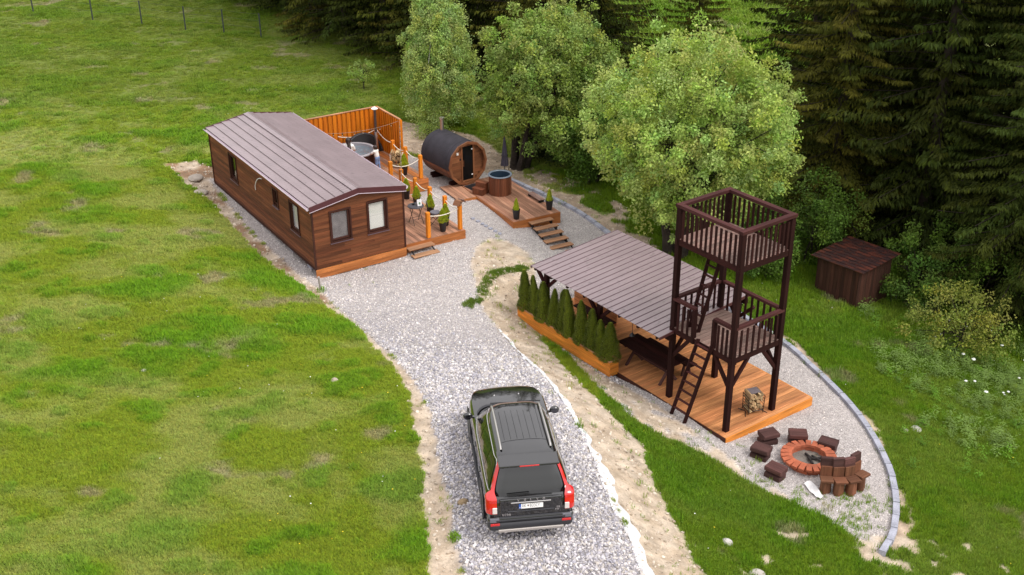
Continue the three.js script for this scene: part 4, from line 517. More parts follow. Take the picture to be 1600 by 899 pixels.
  const ps = thing('tub_steps', 'two slatted wooden steps beside the plunge tub', 'steps', SAU.at(0.36, SD, 3.32), SAU.turn + 0.5); for (const [i, [x, h]] of [[-0.2, 0.24], [0.03, 0.44]].entries()) { for (let k = 0; k < 3; k++) part('riser_board', box(0.07, h, 0.022, x - 0.08 + k * 0.078, h / 2, 0.24, 'y'), pick(M.stave), ps); part('tread', rbox(0.26, 0.03, 0.52, 0.006, x, h + 0.015, 0, 'z'), M.stave[2 + i], ps); part('side_panel', box(0.022, h, 0.46, x - 0.12, h / 2, 0, 'y'), M.stave[1], ps); }
  const pc = thing('low_bench', 'low grey plank bench at the back edge of the sauna deck', 'bench', SAU.at(1.92, SD, 1.6), SAU.turn); for (const k of [-0.07, 0.07]) part('seat_plank', rbox(0.13, 0.03, 0.95, 0.006, k, 0.13, 0, 'z'), M.floorGrey[2], pc); for (const z of [-0.4, 0.4]) part('leg', box(0.24, 0.11, 0.05, 0, 0.056, z), M.dark, pc); part('under_seat_shade', box(0.02, 0.1, 0.74, 0.1, 0.055, 0), M.dark, pc);  // near-black panel below the seat stands in for the shadow under the bench
  // parasol folded behind the tub
  const pp = SAU.at(2.35, 0, 5.0), um = thing('closed_parasol', 'folded dark grey parasol standing behind the plunge tub', 'parasol', V(pp.x, H(pp.x, pp.z), pp.z), 0.4), pc2 = []; for (let i = 0; i <= 16; i++) { const a = (i / 16) * 6.283; pc2.push(a); }
  const fold = new THREE.CylinderGeometry(0.03, 0.15, 1.25, 24, 8, true), fp = fold.attributes.position; for (let i = 0; i < fp.count; i++) { const a = Math.atan2(fp.getZ(i), fp.getX(i)), k = 1 + 0.24 * Math.cos(a * 6); fp.setX(i, fp.getX(i) * k); fp.setZ(i, fp.getZ(i) * k); } fold.computeVertexNormals(); part('canopy', fold.translate(0, 1.12, 0), std(0.06, 0.052, 0.075, 0.9, { side: THREE.DoubleSide }), um); part('pole', rod(V(0, 0, 0), V(0, 1.84, 0), 0.02), M.blackMetal, um); part('foot', new THREE.CylinderGeometry(0.24, 0.26, 0.08, 20).translate(0, 0.04, 0), M.concrete, um); part('strap', new THREE.TorusGeometry(0.14, 0.012, 6, 20).rotateX(Math.PI / 2).translate(0, 0.95, 0), M.black, um);
  // plank stair down to the pergola
  const ss = thing('garden_stair', 'six floating plank steps from the sauna deck down to the pergola', 'steps', SAU.at(1.12, 0, 0), SAU.turn); for (let i = 0; i < 6; i++) { const y = -0.03 - 0.12 * i, z = 0.17 + 0.37 * i; part('tread', rbox(1.0, 0.04, 0.28, 0.006, 0, y, z, 'x'), pick(M.plank), ss); part('bracket', [box(0.03, 0.09, 0.2, -0.42, y - 0.06, z + 0.02), box(0.03, 0.09, 0.2, 0.42, y - 0.06, z + 0.02)], M.blackMetal, ss); } for (const x of [-0.42, 0.42]) part('stringer', bar(V(x, -0.12, 0.05), V(x, -0.75, 2.1), 0.04, 0.08), M.blackMetal, ss);
  // rough stones in a line on the gravel
  const stones = [[-1.3, -41], [-1.12, -40.78], [-0.98, -40.6], [-0.8, -40.4], [-0.62, -40.2], [-0.45, -40.02], [-1.5, -41.25]];
  stones.forEach(([x, z], i) => { const g = new THREE.DodecahedronGeometry(0.09, 0), p = g.attributes.position; for (let k = 0; k < p.count; k++) p.setXYZ(k, p.getX(k) * (1 + 0.3 * hash2(Math.round(p.getX(k) * 900), i)), p.getY(k) * 0.6, p.getZ(k) * (0.8 + 0.4 * hash2(Math.round(p.getZ(k) * 900), i + 4))); g.computeVertexNormals(); const o = part('grey_stone', g, M.concrete); o.position.copy(onGround(x, z, 0.02)); o.rotation.y = i; tag(o, 'grey edging stone in a short row on the gravel beside the sauna deck', 'stone', 'edging stones on the gravel'); });
}
// ---------------------------------------------------------------- pergola, planter, tower
const PD = -0.6;
{
  const d = thing('pergola_deck', 'warm orange plank deck under the pergola and the wooden tower', 'deck', TOW.at(0, 0, 0), TOW.turn);
  deckBoards(d, 0.0, 3.58, 0.0, 9.3, 'x', PD, 0.143, M.deckWarm);
  const hF = 0.26; part('fascia_board', box(3.6, hF, 0.028, 1.79, PD - hF / 2, 0.016, 'x'), M.planter[0], d); part('fascia_board', box(0.028, 0.18, 4.6, -0.016, PD - 0.1, -2.3, 'z'), M.trim[1], d); part('fascia_board', box(0.028, hF, 9.3, 3.596, PD - hF / 2, -4.65, 'z'), M.planter[1], d);
  const p = thing('pergola', 'pergola with a lilac standing seam metal roof on dark posts', 'pergola', TOW.at(0, 0, 0), TOW.turn);
  const x0 = -0.34, x1 = 3.32, f0 = 2.5, f1 = 8.52, yl = 1.6, yr = 1.9, sl = Math.atan2(yr - yl, x1 - x0), n = 24, w = (f1 - f0) / n, len = Math.hypot(x1 - x0, yr - yl);
  const sheet = new THREE.BoxGeometry(len, 0.012, w - 0.002), seam = new THREE.BoxGeometry(len + 0.004, 0.022, 0.018);
  const seamM = std(0.13, 0.085, 0.097, 0.4);
  for (let i = 0; i < n; i++) { const m = part('roof_panel', boxUV(sheet.clone(), 'x'), M.roof, p); m.position.set((x0 + x1) / 2, (yl + yr) / 2, -(f0 + (i + 0.5) * w)); m.rotation.z = sl; const s = part('seam', seam, seamM, m); s.position.set(0, 0.012, -w / 2 + 0.002); }
  part('roof_edge', [bar(V(x0 - 0.01, yl - 0.03, -f0 + 0.01), V(x1, yr - 0.03, -f0 + 0.01), 0.02, 0.09), bar(V(x0 - 0.01, yl - 0.03, -f1 - 0.01), V(x1, yr - 0.03, -f1 - 0.01), 0.02, 0.09)], M.roofTrim, p);
  const tm = M.tower;
  for (const x of [0.1, 3.15]) part('beam', box(0.12, 0.16, 6.1, x, lerp(yl, yr, (x - x0) / (x1 - x0)) - 0.17, -5.5, 'z'), tm[0], p);
  for (let i = 0; i < 8; i++) { const f = f0 + 0.15 + (i * (f1 - f0 - 0.3)) / 7; part('rafter', bar(V(x0 + 0.03, yl - 0.06, -f), V(x1 - 0.05, yr - 0.06, -f), 0.06, 0.1), tm[1], p); }
  for (const [x, f] of [[0.1, 8.25], [3.15, 8.25], [3.15, 5.4], [3.15, 2.75], [0.1, 5.6]]) { const top = lerp(yl, yr, (x - x0) / (x1 - x0)) - 0.24; part('post', box(0.14, top - PD, 0.14, x, (top + PD) / 2, -f, 'y'), tm[0], p); for (const s of [-1, 1]) part('brace', bar(V(x, top - 0.6, -f), V(x, top, -(f + s * 0.6)), 0.09, 0.1), tm[2], p); }
  const pn = thing('orange_panel', 'low orange plank screen inside the pergola behind the conifers', 'screen', TOW.at(0, 0, 0), TOW.turn); for (let i = 0; i < 6; i++) part('board', box(0.03, 0.14, 2.2, 1.9, PD + 0.09 + i * 0.148, -7.9, 'z'), pick(M.deckWarm), pn); for (const f of [6.9, 8.9]) part('post', box(0.07, 0.95, 0.07, 1.94, PD + 0.475, -f, 'y'), M.planter[0], pn);
  // dark table with benches
  const t = thing('picnic_table', 'long dark brown plank table on crossed legs under the pergola edge', 'table', TOW.at(0.78, PD, 3.95), TOW.turn);
  for (let i = 0; i < 4; i++) part('top_plank', rbox(0.2, 0.045, 2.15, 0.006, -0.31 + i * 0.207, 0.735, 0, 'z'), tm[i % 3], t);
  for (const z of [-0.75, 0.75]) { part('leg', bar(V(-0.32, 0, z), V(0.22, 0.7, z), 0.05, 0.09), M.stool[1], t); part('leg', bar(V(0.32, 0, z + 0.052), V(-0.22, 0.7, z + 0.052), 0.05, 0.09), M.stool[1], t); part('cross_bar', box(0.7, 0.07, 0.05, 0, 0.67, z - 0.052), M.stool[0], t); } part('stretcher', box(0.05, 0.08, 1.5, 0, 0.36, 0.02, 'z'), M.stool[0], t);
  const bench = (label, x, f, L) => { const b = thing('plank_bench', label, 'bench', TOW.at(x, PD, f), TOW.turn); for (const k of [-0.09, 0.09]) part('seat_plank', rbox(0.17, 0.04, L, 0.006, k, 0.43, 0, 'z'), tm[1], b); for (const z of [-L / 2 + 0.3, L / 2 - 0.3]) { part('leg', bar(V(-0.16, 0, z), V(-0.06, 0.41, z), 0.05, 0.08), M.stool[0], b); part('leg', bar(V(0.16, 0, z), V(0.06, 0.41, z), 0.05, 0.08), M.stool[0], b); } };
  bench('dark plank bench behind the table under the pergola', 1.55, 3.95, 2.1); bench('dark plank bench deep in the shade of the pergola beside the orange screen', 1.35, 7.3, 1.8);
  const gr = thing('hanging_lamp', 'small black lamp hanging from the pergola edge above the table', 'lamp', TOW.at(0.1, 1.3, 4.1), TOW.turn); part('cord', rod(V(0, 0, 0), V(0, -0.35, 0), 0.008), M.black, gr); part('shade', new THREE.ConeGeometry(0.09, 0.12, 14, 1, true).translate(0, -0.4, 0), Object.assign(M.black.clone(), { side: THREE.DoubleSide }), gr);
  // planter with conifers
  const pl = thing('planter_box', 'long orange plank planter box holding the conifer hedge', 'planter', TOW.at(0, 0, 0), TOW.turn), a = -0.34, b = 0.0, g0 = 4.55, g1 = 9.25, yb = -0.66, yt = -0.16, hh = yt - yb;
  for (const k of [0, 1, 2]) { part('side_board', box(0.028, hh / 3 - 0.004, g1 - g0, a, yb + (hh * (k + 0.5)) / 3, -(g0 + g1) / 2, 'z'), M.planter[k % 2], pl); part('end_board', box(b - a - 0.03, hh / 3 - 0.004, 0.028, (a + b) / 2, yb + (hh * (k + 0.5)) / 3, -g0 - 0.012, 'x'), M.planter[(k + 1) % 2], pl); part('end_board', box(b - a - 0.03, hh / 3 - 0.004, 0.028, (a + b) / 2, yb + (hh * (k + 0.5)) / 3, -g1 + 0.012, 'x'), M.planter[k % 2], pl); }
  part('side_board', box(0.028, hh, g1 - g0, b, (yb + yt) / 2, -(g0 + g1) / 2, 'z'), M.planter[0], pl); part('rim_board', box(0.05, 0.022, g1 - g0 + 0.04, a, yt + 0.012, -(g0 + g1) / 2, 'z'), M.plank[2], pl); part('rim_board', box(b - a - 0.055, 0.022, 0.05, (a + b) / 2, yt + 0.012, -g0 - 0.01, 'x'), M.plank[2], pl); part('rim_board', box(0.05, 0.022, g1 - g0 + 0.04, b, yt + 0.012, -(g0 + g1) / 2, 'z'), M.plank[2], pl);
  part('soil', box(b - a - 0.03, 0.04, g1 - g0 - 0.05, (a + b) / 2, yt - 0.07, -(g0 + g1) / 2), M.soil, pl);
  const thM = leafMat(0.25, 0.31, 0.03, 0.32), cones = [4, 5, 6].map((s) => sprayCone(1.6, 0.34, 5200, s * 11, 0.035, 0.1, 0.62));
  const ord = ['first', 'second', 'third', 'fourth', 'fifth', 'sixth', 'seventh', 'eighth', 'ninth', 'tenth'], fs = [9.02, 8.55, 8.05, 7.58, 7.05, 6.72, 6.1, 5.62, 5.18, 4.78], hs = [1.42, 1.45, 1.4, 1.3, 1.42, 1.5, 1.42, 1.4, 1.25, 1.28];
  fs.forEach((f, i) => { const t = thing('thuja', `${ord[i]} thuja conifer from the far left end of the orange planter`, 'conifer', TOW.at(-0.16 + 0.03 * Math.sin(i * 2), yt - 0.06, f), i * 2.1, 'thuja conifers in the planter'); part('stem', new THREE.CylinderGeometry(0.01, 0.03, 1.0, 6).translate(0, 0.5, 0), M.bark[0], t); const c = part('foliage', cones[i % 3], thM, t), k = hs[i] / 1.6; c.scale.set(0.88 + 0.16 * Math.sin(i * 3.7), k * (1.03 + 0.07 * Math.sin(i * 5.3)), 0.88 + 0.16 * Math.cos(i * 2.9)); c.rotation.set(0.05 * Math.sin(i * 4.1), 0, 0.05 * Math.cos(i * 3.3)); });
}
{
  const t = thing('lookout_tower', 'tall dark brown wooden lookout tower with two railed platforms', 'tower', TOW.at(0, PD, 0), TOW.turn), Y = (y) => y - PD, tm = M.tower;
  const xs = [0.27, 2.15], fs = [0.27, 2.575], pw = 0.145;
  for (const x of xs) for (const f of fs) part('post', box(pw, Y(5.44), pw, x, Y(5.44) / 2, -f, 'y'), tm[0], t);
  const sides = [['front', V(xs[0], 0, -fs[0]), V(xs[1], 0, -fs[0])], ['left', V(xs[0], 0, -fs[0]), V(xs[0], 0, -fs[1])], ['back', V(xs[0], 0, -fs[1]), V(xs[1], 0, -fs[1])], ['right', V(xs[1], 0, -fs[0]), V(xs[1], 0, -fs[1])]];
  const outN = { front: V(0, 0, 1), left: V(-1, 0, 0), back: V(0, 0, -1), right: V(1, 0, 0) };
  const balG = (h) => [0, 1].map(() => box(0.075, h, 0.026, 0, 0, 0, 'y'));
  const panel = (name, y0, y1, s0, s1, n) => { const [, a, b] = sides.find((s) => s[0] === name), dir = b.clone().sub(a), L = dir.length(); dir.normalize(); const N = outN[name], g = balG(y1 - y0 - 0.12), ang = Math.atan2(-dir.z, dir.x); for (let i = 0; i < n; i++) { const s = s0 + ((i + 0.5) / n) * (s1 - s0), m = part('baluster', pick(g), tm[(i * 7 + n) % 3], t); m.position.copy(a).addScaledVector(dir, s).addScaledVector(N, pw / 2 - 0.02); m.position.y = Y((y0 + y1) / 2 - 0.02); m.rotation.y = ang; } };
  const rail = (name, y, s0, s1, w, h, mat) => { const [, a, b] = sides.find((s) => s[0] === name), dir = b.clone().sub(a).normalize(), N = outN[name]; const p = a.clone().addScaledVector(dir, s0).addScaledVector(N, 0.015), q = a.clone().addScaledVector(dir, s1).addScaledVector(N, 0.015); p.y = q.y = Y(y); part('rail', bar(p, q, w, h), mat, t); };
  const LX = xs[1] - xs[0], LF = fs[1] - fs[0], o = pw / 2 + 0.02;
  // upper platform
  for (const nm of ['front', 'back']) { rail(nm, 5.485, -o - 0.01, LX + o + 0.01, 0.16, 0.09, M.towerTop[0]); rail(nm, 4.42, -o, LX + o, 0.09, 0.17, tm[1]); panel(nm, 4.42, 5.44, 0.1, LX - 0.1, 10); }
  for (const nm of ['left', 'right']) { rail(nm, 5.483, -o + 0.145, LF + o - 0.145, 0.16, 0.088, M.towerTop[1]); rail(nm, 4.42, -o + 0.08, LF + o - 0.08, 0.09, 0.168, tm[2]); panel(nm, 4.42, 5.44, 0.1, LF - 0.1, 12); }
  const floor = (y, hole) => { const n = 16, p = (LF + 0.1) / n; for (let i = 0; i < n; i++) { const f = fs[0] - 0.05 + (i + 0.5) * p; const segs = hole && f > hole[2] && f < hole[3] ? [[xs[0] - 0.04, hole[0]], [hole[1], xs[1] + 0.04]] : [[xs[0] - 0.04, xs[1] + 0.04]]; for (const [a, b] of segs) part('floor_plank', box(b - a, 0.03, p - 0.012, (a + b) / 2, Y(y), -f, 'x'), pick(M.floorGrey), t); } for (const x of [0.8, 1.5]) part('joist', box(0.06, 0.12, LF, x, Y(y) - 0.08, -(fs[0] + fs[1]) / 2, 'z'), tm[0], t); };
  floor(4.5);
  // lower platform, open on the ladder side
  rail('front', 2.655, 0.0, LX, 0.13, 0.08, M.towerTop[1]); rail('back', 2.655, 0, LX, 0.13, 0.08, M.towerTop[0]); rail('right', 2.653, 0, LF, 0.13, 0.078, M.towerTop[2]); rail('left', 2.654, 0.04, 0.72, 0.13, 0.08, M.towerTop[0]); rail('left', 2.654, LF - 0.86, LF, 0.13, 0.08, M.towerTop[2]);
  for (const nm of ['front', 'back']) { rail(nm, 1.66, -o, LX + o, 0.09, 0.17, tm[0]); panel(nm, 1.66, 2.63, 0.12, LX - 0.1, 7); } for (const nm of ['left', 'right']) rail(nm, 1.66, -o + 0.08, LF + o - 0.08, 0.09, 0.168, tm[1]);
  panel('right', 1.66, 2.63, 0.12, LF - 0.12, 9); panel('left', 1.66, 2.63, 0.12, 0.6, 3); panel('left', 1.66, 2.63, LF - 0.7, LF - 0.12, 3);
  for (const f of [fs[0] + 0.7, fs[1] - 0.84]) part('gate_post', box(0.12, 1.06, 0.1, xs[0] - 0.03, Y(2.11), -f, 'y'), tm[0], t);
  floor(1.74);
  for (const x of xs) for (const f of fs) { const sx = x < 1 ? 1 : -1, sf = f < 1 ? 1 : -1; part('brace', bar(V(x + sx * 0.02, Y(0.78), -f), V(x + sx * 0.66, Y(1.58), -f), 0.08, 0.1), tm[2], t); part('brace', bar(V(x, Y(0.78), -(f + sf * 0.02)), V(x, Y(1.58), -(f + sf * 0.66)), 0.08, 0.1), tm[1], t); }
  const ladder = (label, p0, p1, q0, q1, n, pos) => { const l = thing('ladder', label, 'ladder', pos ?? TOW.at(0, PD, 0), TOW.turn); for (const [a, b] of [[p0, p1], [q0, q1]]) part('stile', bar(a, b, 0.05, 0.1), tm[1], l); for (let i = 0; i < n; i++) { const s = (i + 0.6) / (n + 0.1); part('rung', bar(p0.clone().lerp(p1, s), q0.clone().lerp(q1, s), 0.07, 0.03), M.towerTop[i % 3], l); } };
  ladder('dark ladder leaning from the gravel up to the lower tower platform', V(-0.45, Y(-0.76), -1.8), V(0.17, Y(1.85), -1.47), V(-0.46, Y(-0.76), -1.24), V(0.17, Y(1.85), -0.95), 9);
  ladder('steep dark ladder from the lower tower platform to the upper one', V(0.6, Y(1.76), -2.25), V(1.08, Y(4.44), -2.02), V(0.57, Y(1.76), -1.88), V(1.08, Y(4.44), -1.6), 9);
}
// ---------------------------------------------------------------- fire ring, stools, bench
{
  const c = V(8.06, 0, -26.1), gy = H(c.x, c.z), t = thing('fire_ring', 'round fire pit of orange bricks with ash inside', 'fire pit', V(c.x, gy, c.z), 0), bg = [0, 1, 2].map(() => rbox(0.15, 0.085, 0.3, 0.008)), N = 22;
  for (let i = 0; i < N; i++) { const a = (i / N) * 6.283 + 0.07, m = part('brick', pick(bg), pick(M.brick), t); m.position.set(0.6 * Math.sin(a), 0.2 + rr(-0.012, 0.012), 0.6 * Math.cos(a)); m.rotation.set(0.1 + rr(-0.04, 0.04), a + rr(-0.07, 0.07), rr(-0.04, 0.04), 'YXZ'); }
  for (let k = 0; k < 2; k++) for (let i = 0; i < 12; i++) { const a = ((i + 0.5 * k) / 12) * 6.283, m = part('brick', bg[1], pick(M.brick), t); m.position.set(0.53 * Math.sin(a), 0.03 + k * 0.088, 0.53 * Math.cos(a)); m.rotation.y = a + Math.PI / 2 + rr(-0.05, 0.05); }
  const ag = new THREE.RingGeometry(0.002, 0.5, 32, 8).rotateX(-Math.PI / 2), p = ag.attributes.position; for (let i = 0; i < p.count; i++) p.setY(i, 0.04 + 0.06 * fbm(p.getX(i) * 8, p.getZ(i) * 8)); ag.computeVertexNormals(); part('ash_bed', ag, std(0.22, 0.19, 0.165, 1, { map: mottled, bumpMap: roughNoise, bumpScale: 0.02 }), t);
  for (let i = 0; i < 5; i++) { const a = rr(0, 6.28), l = part('charred_log', rod(V(-0.16, 0, 0), V(0.16, 0.02, 0), 0.035, 0.028, 7), M.dark, t); l.position.set(0.12 * Math.cos(i * 2.1) + 0.1, 0.11, 0.12 * Math.sin(i * 2.1)); l.rotation.y = a; }
  const st = [[7.13, -27.0, 0.35, 'leftmost dark double slab stool of the row between fire ring and tower deck'], [7.96, -27.04, -0.1, 'dark double slab wooden stool straight behind the fire ring'], [8.72, -26.68, -0.55, 'dark double slab wooden stool touching the back right bricks of the fire ring'], [6.78, -26.28, 0.95 - 1.57, 'dark double slab wooden stool on the left side of the fire ring, nearest the tower'], [7.0, -25.38, -0.75, 'dark double slab wooden stool front left of the fire ring, nearest the grass']];
  const prof = new THREE.Shape([[-0.15, 0], [0.15, 0], [0.16, 0.03], [0.15, 0.11], [0.105, 0.14], [0.095, 0.175], [0.11, 0.21], [0.165, 0.245], [0.17, 0.3], [0.16, 0.33], [-0.16, 0.33], [-0.17, 0.3], [-0.165, 0.245], [-0.11, 0.21], [-0.095, 0.175], [-0.105, 0.14], [-0.15, 0.11], [-0.16, 0.03]].map(([x, y]) => new THREE.Vector2(x * 1.05, y * 1.05)));
  st.forEach(([x, z, a, label], i) => { const s = thing('log_stool', label, 'stool', V(x, H(x, z) - 0.01, z), a, 'stools round the fire ring'); const up = new THREE.Shape(prof.getPoints().slice(7, 13).filter(Boolean)); const low = new THREE.Shape([[-0.165, 0], [0.165, 0], [0.17, 0.03], [0.165, 0.125], [0.08, 0.15], [0.07, 0.17], [-0.07, 0.17], [-0.08, 0.15], [-0.165, 0.125], [-0.17, 0.03]].map(([u, v]) => new THREE.Vector2(u, v))), top = new THREE.Shape([[-0.07, 0.17], [0.07, 0.17], [0.085, 0.205], [0.18, 0.235], [0.188, 0.32], [0.178, 0.345], [-0.178, 0.345], [-0.188, 0.32], [-0.18, 0.235], [-0.085, 0.205]].map(([u, v]) => new THREE.Vector2(u, v))), L = 0.46; for (const [nm, shp, k] of [['base_slab', low, 0], ['seat_slab', top, 1]]) part(nm, boxUV(new THREE.ExtrudeGeometry(shp, { depth: L + k * 0.03, bevelEnabled: true, bevelSize: 0.008, bevelThickness: 0.008, bevelSegments: 1 }).translate(0, 0, -L / 2).rotateY(Math.PI / 2), 'x'), M.stool[(i + k) % 3], s); });
  // curved bench of four log seats
  const b = thing('log_bench', 'curved bench of four log seats with tall slab backs beside the fire ring', 'bench', V(8.6, H(8.6, -25), -25.0), 0), un = [[-0.42, 0.14, 0.12], [-0.06, 0.2, -0.08], [0.3, 0.16, -0.3], [0.6, -0.08, -0.62]];
  b.scale.setScalar(0.9); un.forEach(([x, z, a], i) => {
    const put = (m, w = 0) => { m.position.set(x, 0, z); m.rotation.y = -a; return m; };
    const lg = new THREE.CylinderGeometry(0.15, 0.17, 0.42, 9).translate(0, 0.2, 0.06); cylUV(lg, 0.8); put(part('log', [lg, cylUV(new THREE.CylinderGeometry(0.1, 0.12, 0.42, 8).translate(-0.08, 0.2, 0.16), 0.8)], M.log[i % 3], b));
    put(part('seat_slab', rbox(0.37, 0.07, 0.32, 0.012, 0, 0.445, 0.14).rotateX(-0.06), M.log[(i + 1) % 3], b)); put(part('back_post', rbox(0.33, 0.36, 0.12, 0.02, 0, 0.6, -0.1, 'y').rotateX(-0.06), M.log[(i + 2) % 3], b)); put(part('back_slab', rbox(0.36, 0.3, 0.13, 0.018, 0, 0.88 + 0.012 * (i % 2), -0.13, 'x').rotateX(-0.08), M.stool[i % 3], b));
  });
  const pg = new THREE.PlaneGeometry(0.22, 0.7, 10, 24), pp = pg.attributes.position; for (let i = 0; i < pp.count; i++) { const x = pp.getX(i), y = pp.getY(i), w = 0.75 + 0.35 * Math.sin(y * 5 + 1); pp.setXYZ(i, x * w + 0.08 * Math.sin(y * 4), 0.05 + 0.055 * fbm(x * 12 + 4, y * 9) + 0.05 * Math.sin(x * 14 + y * 3) * 0.5, -y); } pg.computeVertexNormals();
  const pa = thing('paper_sack', 'crumpled white paper sack on the gravel beside the fire ring', 'sack', V(7.9, H(7.9, -24.75), -24.75), 0.55); part('sheet', pg, std(0.7, 0.68, 0.68, 0.85, { side: THREE.DoubleSide }), pa);
}
// ---------------------------------------------------------------- garden shed and odds and ends
{
  const near = V(12.2, 0, -36.3), a = V(-0.66, 0, -0.75), bdir = V(0.75, 0, -0.66), la = 1.75, lb = 2.0, gy = -1.75, top = -0.02, s = thing('shed', 'small brown plank shed with rusty metal roof at the forest edge', 'shed', V(0, 0, 0), 0);
  const W = (u, v, y) => near.clone().addScaledVector(a, u).addScaledVector(bdir, v).setY(y), planks = (p0, d, L, tp0, tp1, nrm) => { const n = Math.round(L / 0.15); for (let i = 0; i < n; i++) { const u = (i + 0.5) / n, c = p0.clone().addScaledVector(d, u * L), h = lerp(tp0, tp1, u) - gy, g = boxUV(new THREE.BoxGeometry(L / n - 0.006, h, 0.03), 'y'), m = part('board', g, pick(M.shed), s); m.position.set(c.x, gy + h / 2, c.z); m.rotation.y = Math.atan2(-d.z, d.x); } };
  planks(W(0, 0, 0), a, la, top, top + 0.0, 0); planks(W(0, 0, 0), bdir, lb, top, top + 0.03, 0); planks(W(la, 0, 0), bdir, lb, top, top + 0.03, 0); planks(W(0, lb, 0), a, la, top + 0.03, top + 0.03, 0);
  part('corner_post', box(0.09, top - gy, 0.09, near.x, (top + gy) / 2, near.z, 'y'), M.shed[0], s);
  const rm = std(0.08, 0.034, 0.03, 0.5, { map: dataTex(256, 256, (u, v) => { const r = sstep(tn(u, v, 7, 5, 31) * 0.7 + 0.3 * tn(u, v, 40, 40, 32), 0.5, 0.66); return [0.62 + 0.38 * r, 0.6 + 0.2 * r, 0.62 + 0.05 * r]; }, true) });
  const n = 11; for (let i = 0; i < n; i++) { const u0 = -0.2 + (i * (lb + 0.4)) / n, u1 = -0.2 + ((i + 1) * (lb + 0.4)) / n, um = (u0 + u1) / 2, y = top + 0.05 + (um / lb) * 0.03; const g = bar(W(-0.22, um, y), W(la + 0.2, um, y), (u1 - u0) - 0.004, 0.016); part('roof_panel', g, rm, s); part('roof_rib', bar(W(-0.22, u0, y + 0.012), W(la + 0.2, u0, y + 0.012), 0.03, 0.03), rm, s); }
  const lp = V(13.9, H(13.9, -37.5), -37.5), l = thing('small_ladder', 'short grey ladder leaning on the right side of the shed', 'ladder', lp, 0.6); for (const x of [-0.14, 0.14]) part('stile', bar(V(x, 0, 0.1), V(x, 0.95, -0.2), 0.03, 0.04), M.steel, l); for (let i = 0; i < 4; i++) part('rung', bar(V(-0.14, 0.16 + i * 0.22, 0.05 - i * 0.07), V(0.14, 0.16 + i * 0.22, 0.05 - i * 0.07), 0.025, 0.025), M.steel, l);
  const pp = onGround(-6.45, -34.75), pi = thing('marker_pipe', 'short grey pipe stuck in the gravel at the cabin corner', 'pipe', pp, 0); part('pipe', new THREE.CylinderGeometry(0.035, 0.035, 0.5, 12).translate(0, 0.2, 0), std(0.3, 0.27, 0.24, 0.6), pi); part('cap', new THREE.CylinderGeometry(0.042, 0.042, 0.05, 12).translate(0, 0.46, 0), std(0.35, 0.32, 0.3, 0.6), pi);
  pi.rotation.z = 0.06;
  const rock = (label, x, z, r, flat, seed, c) => { const g = new THREE.IcosahedronGeometry(r, 2), p = g.attributes.position; for (let i = 0; i < p.count; i++) { const k = 0.7 + 0.6 * fbm(p.getX(i) * (0.55 / r) + seed, p.getZ(i) * (0.55 / r) + p.getY(i) * (0.4 / r), 2); p.setXYZ(i, p.getX(i) * k * 1.3, p.getY(i) * k * flat, p.getZ(i) * k); } g.computeVertexNormals(); const o = part('boulder', g, std(...(c ?? [0.6, 0.55, 0.5]), 0.9, { map: mottled, bumpMap: roughNoise, bumpScale: 0.01 })); o.position.copy(onGround(x, z, r * 0.2)); o.rotation.y = seed; tag(o, label, 'stone'); };
  rock('pale stone alone in the middle of the left meadow', -10.22, -27.67, 0.1, 0.7, 1); rock('pinkish white stone on the meadow left of the gravel drive', -4.84, -26.94, 0.13, 0.8, 2, [0.62, 0.5, 0.42]); rock('white upright stone in the grass bank below the tower', 5.1, -21.95, 0.13, 1.1, 3, [0.68, 0.64, 0.6]); rock('flat white stone in the grass right of the kerb', 11.75, -28.2, 0.17, 0.45, 4, [0.66, 0.63, 0.6]); rock('long pale stone in the grass beside the flat white one', 11.38, -28.12, 0.12, 0.4, 5); rock('pale stone half buried on the lower grass bank', 5.62, -20.9, 0.15, 0.6, 6); rock('tan stone in the dirt bank beside the drive', 3.25, -24.1, 0.13, 0.6, 7, [0.55, 0.45, 0.33]);
  rock('flat pale boulder at the far corner of the cabin', -13.1, -44.9, 0.3, 0.4, 8, [0.5, 0.43, 0.36]); rock('flat pale boulder beside the trail left of the cabin', -12.5, -43.3, 0.24, 0.4, 9, [0.5, 0.43, 0.36]); rock('yellowish rock on the gravel beside the left rear car wheel', -1.15, -21.25, 0.1, 0.7, 10, [0.42, 0.3, 0.17]);
  // wire fence along the top of the meadow
  const posts = [[-31.78, -77.05], [-27.02, -74.61], [-23.44, -73.23], [-20.33, -71.9], [-17.68, -70.81], [-15.23, -69.95]], fw = thing('wire_fence', 'thin dark post and wire fence at the top of the meadow', 'fence', V(0, 0, 0), 0), pm = std(0.05, 0.06, 0.055, 0.8);
  posts.forEach(([x, z], i) => { const y = H(x, z); part('post', box(0.07, 1.55, 0.07, x, y + 0.72, z, 'y'), pm, fw); if (i) for (const h of [0.6, 1.05, 1.45]) { const [a2, b2] = posts[i - 1]; part('wire', tube(sag(V(a2, H(a2, b2) + h, b2), V(x, y + h, z), 0.02, 4), 0.006, 6, 4), pm, fw); } });
}
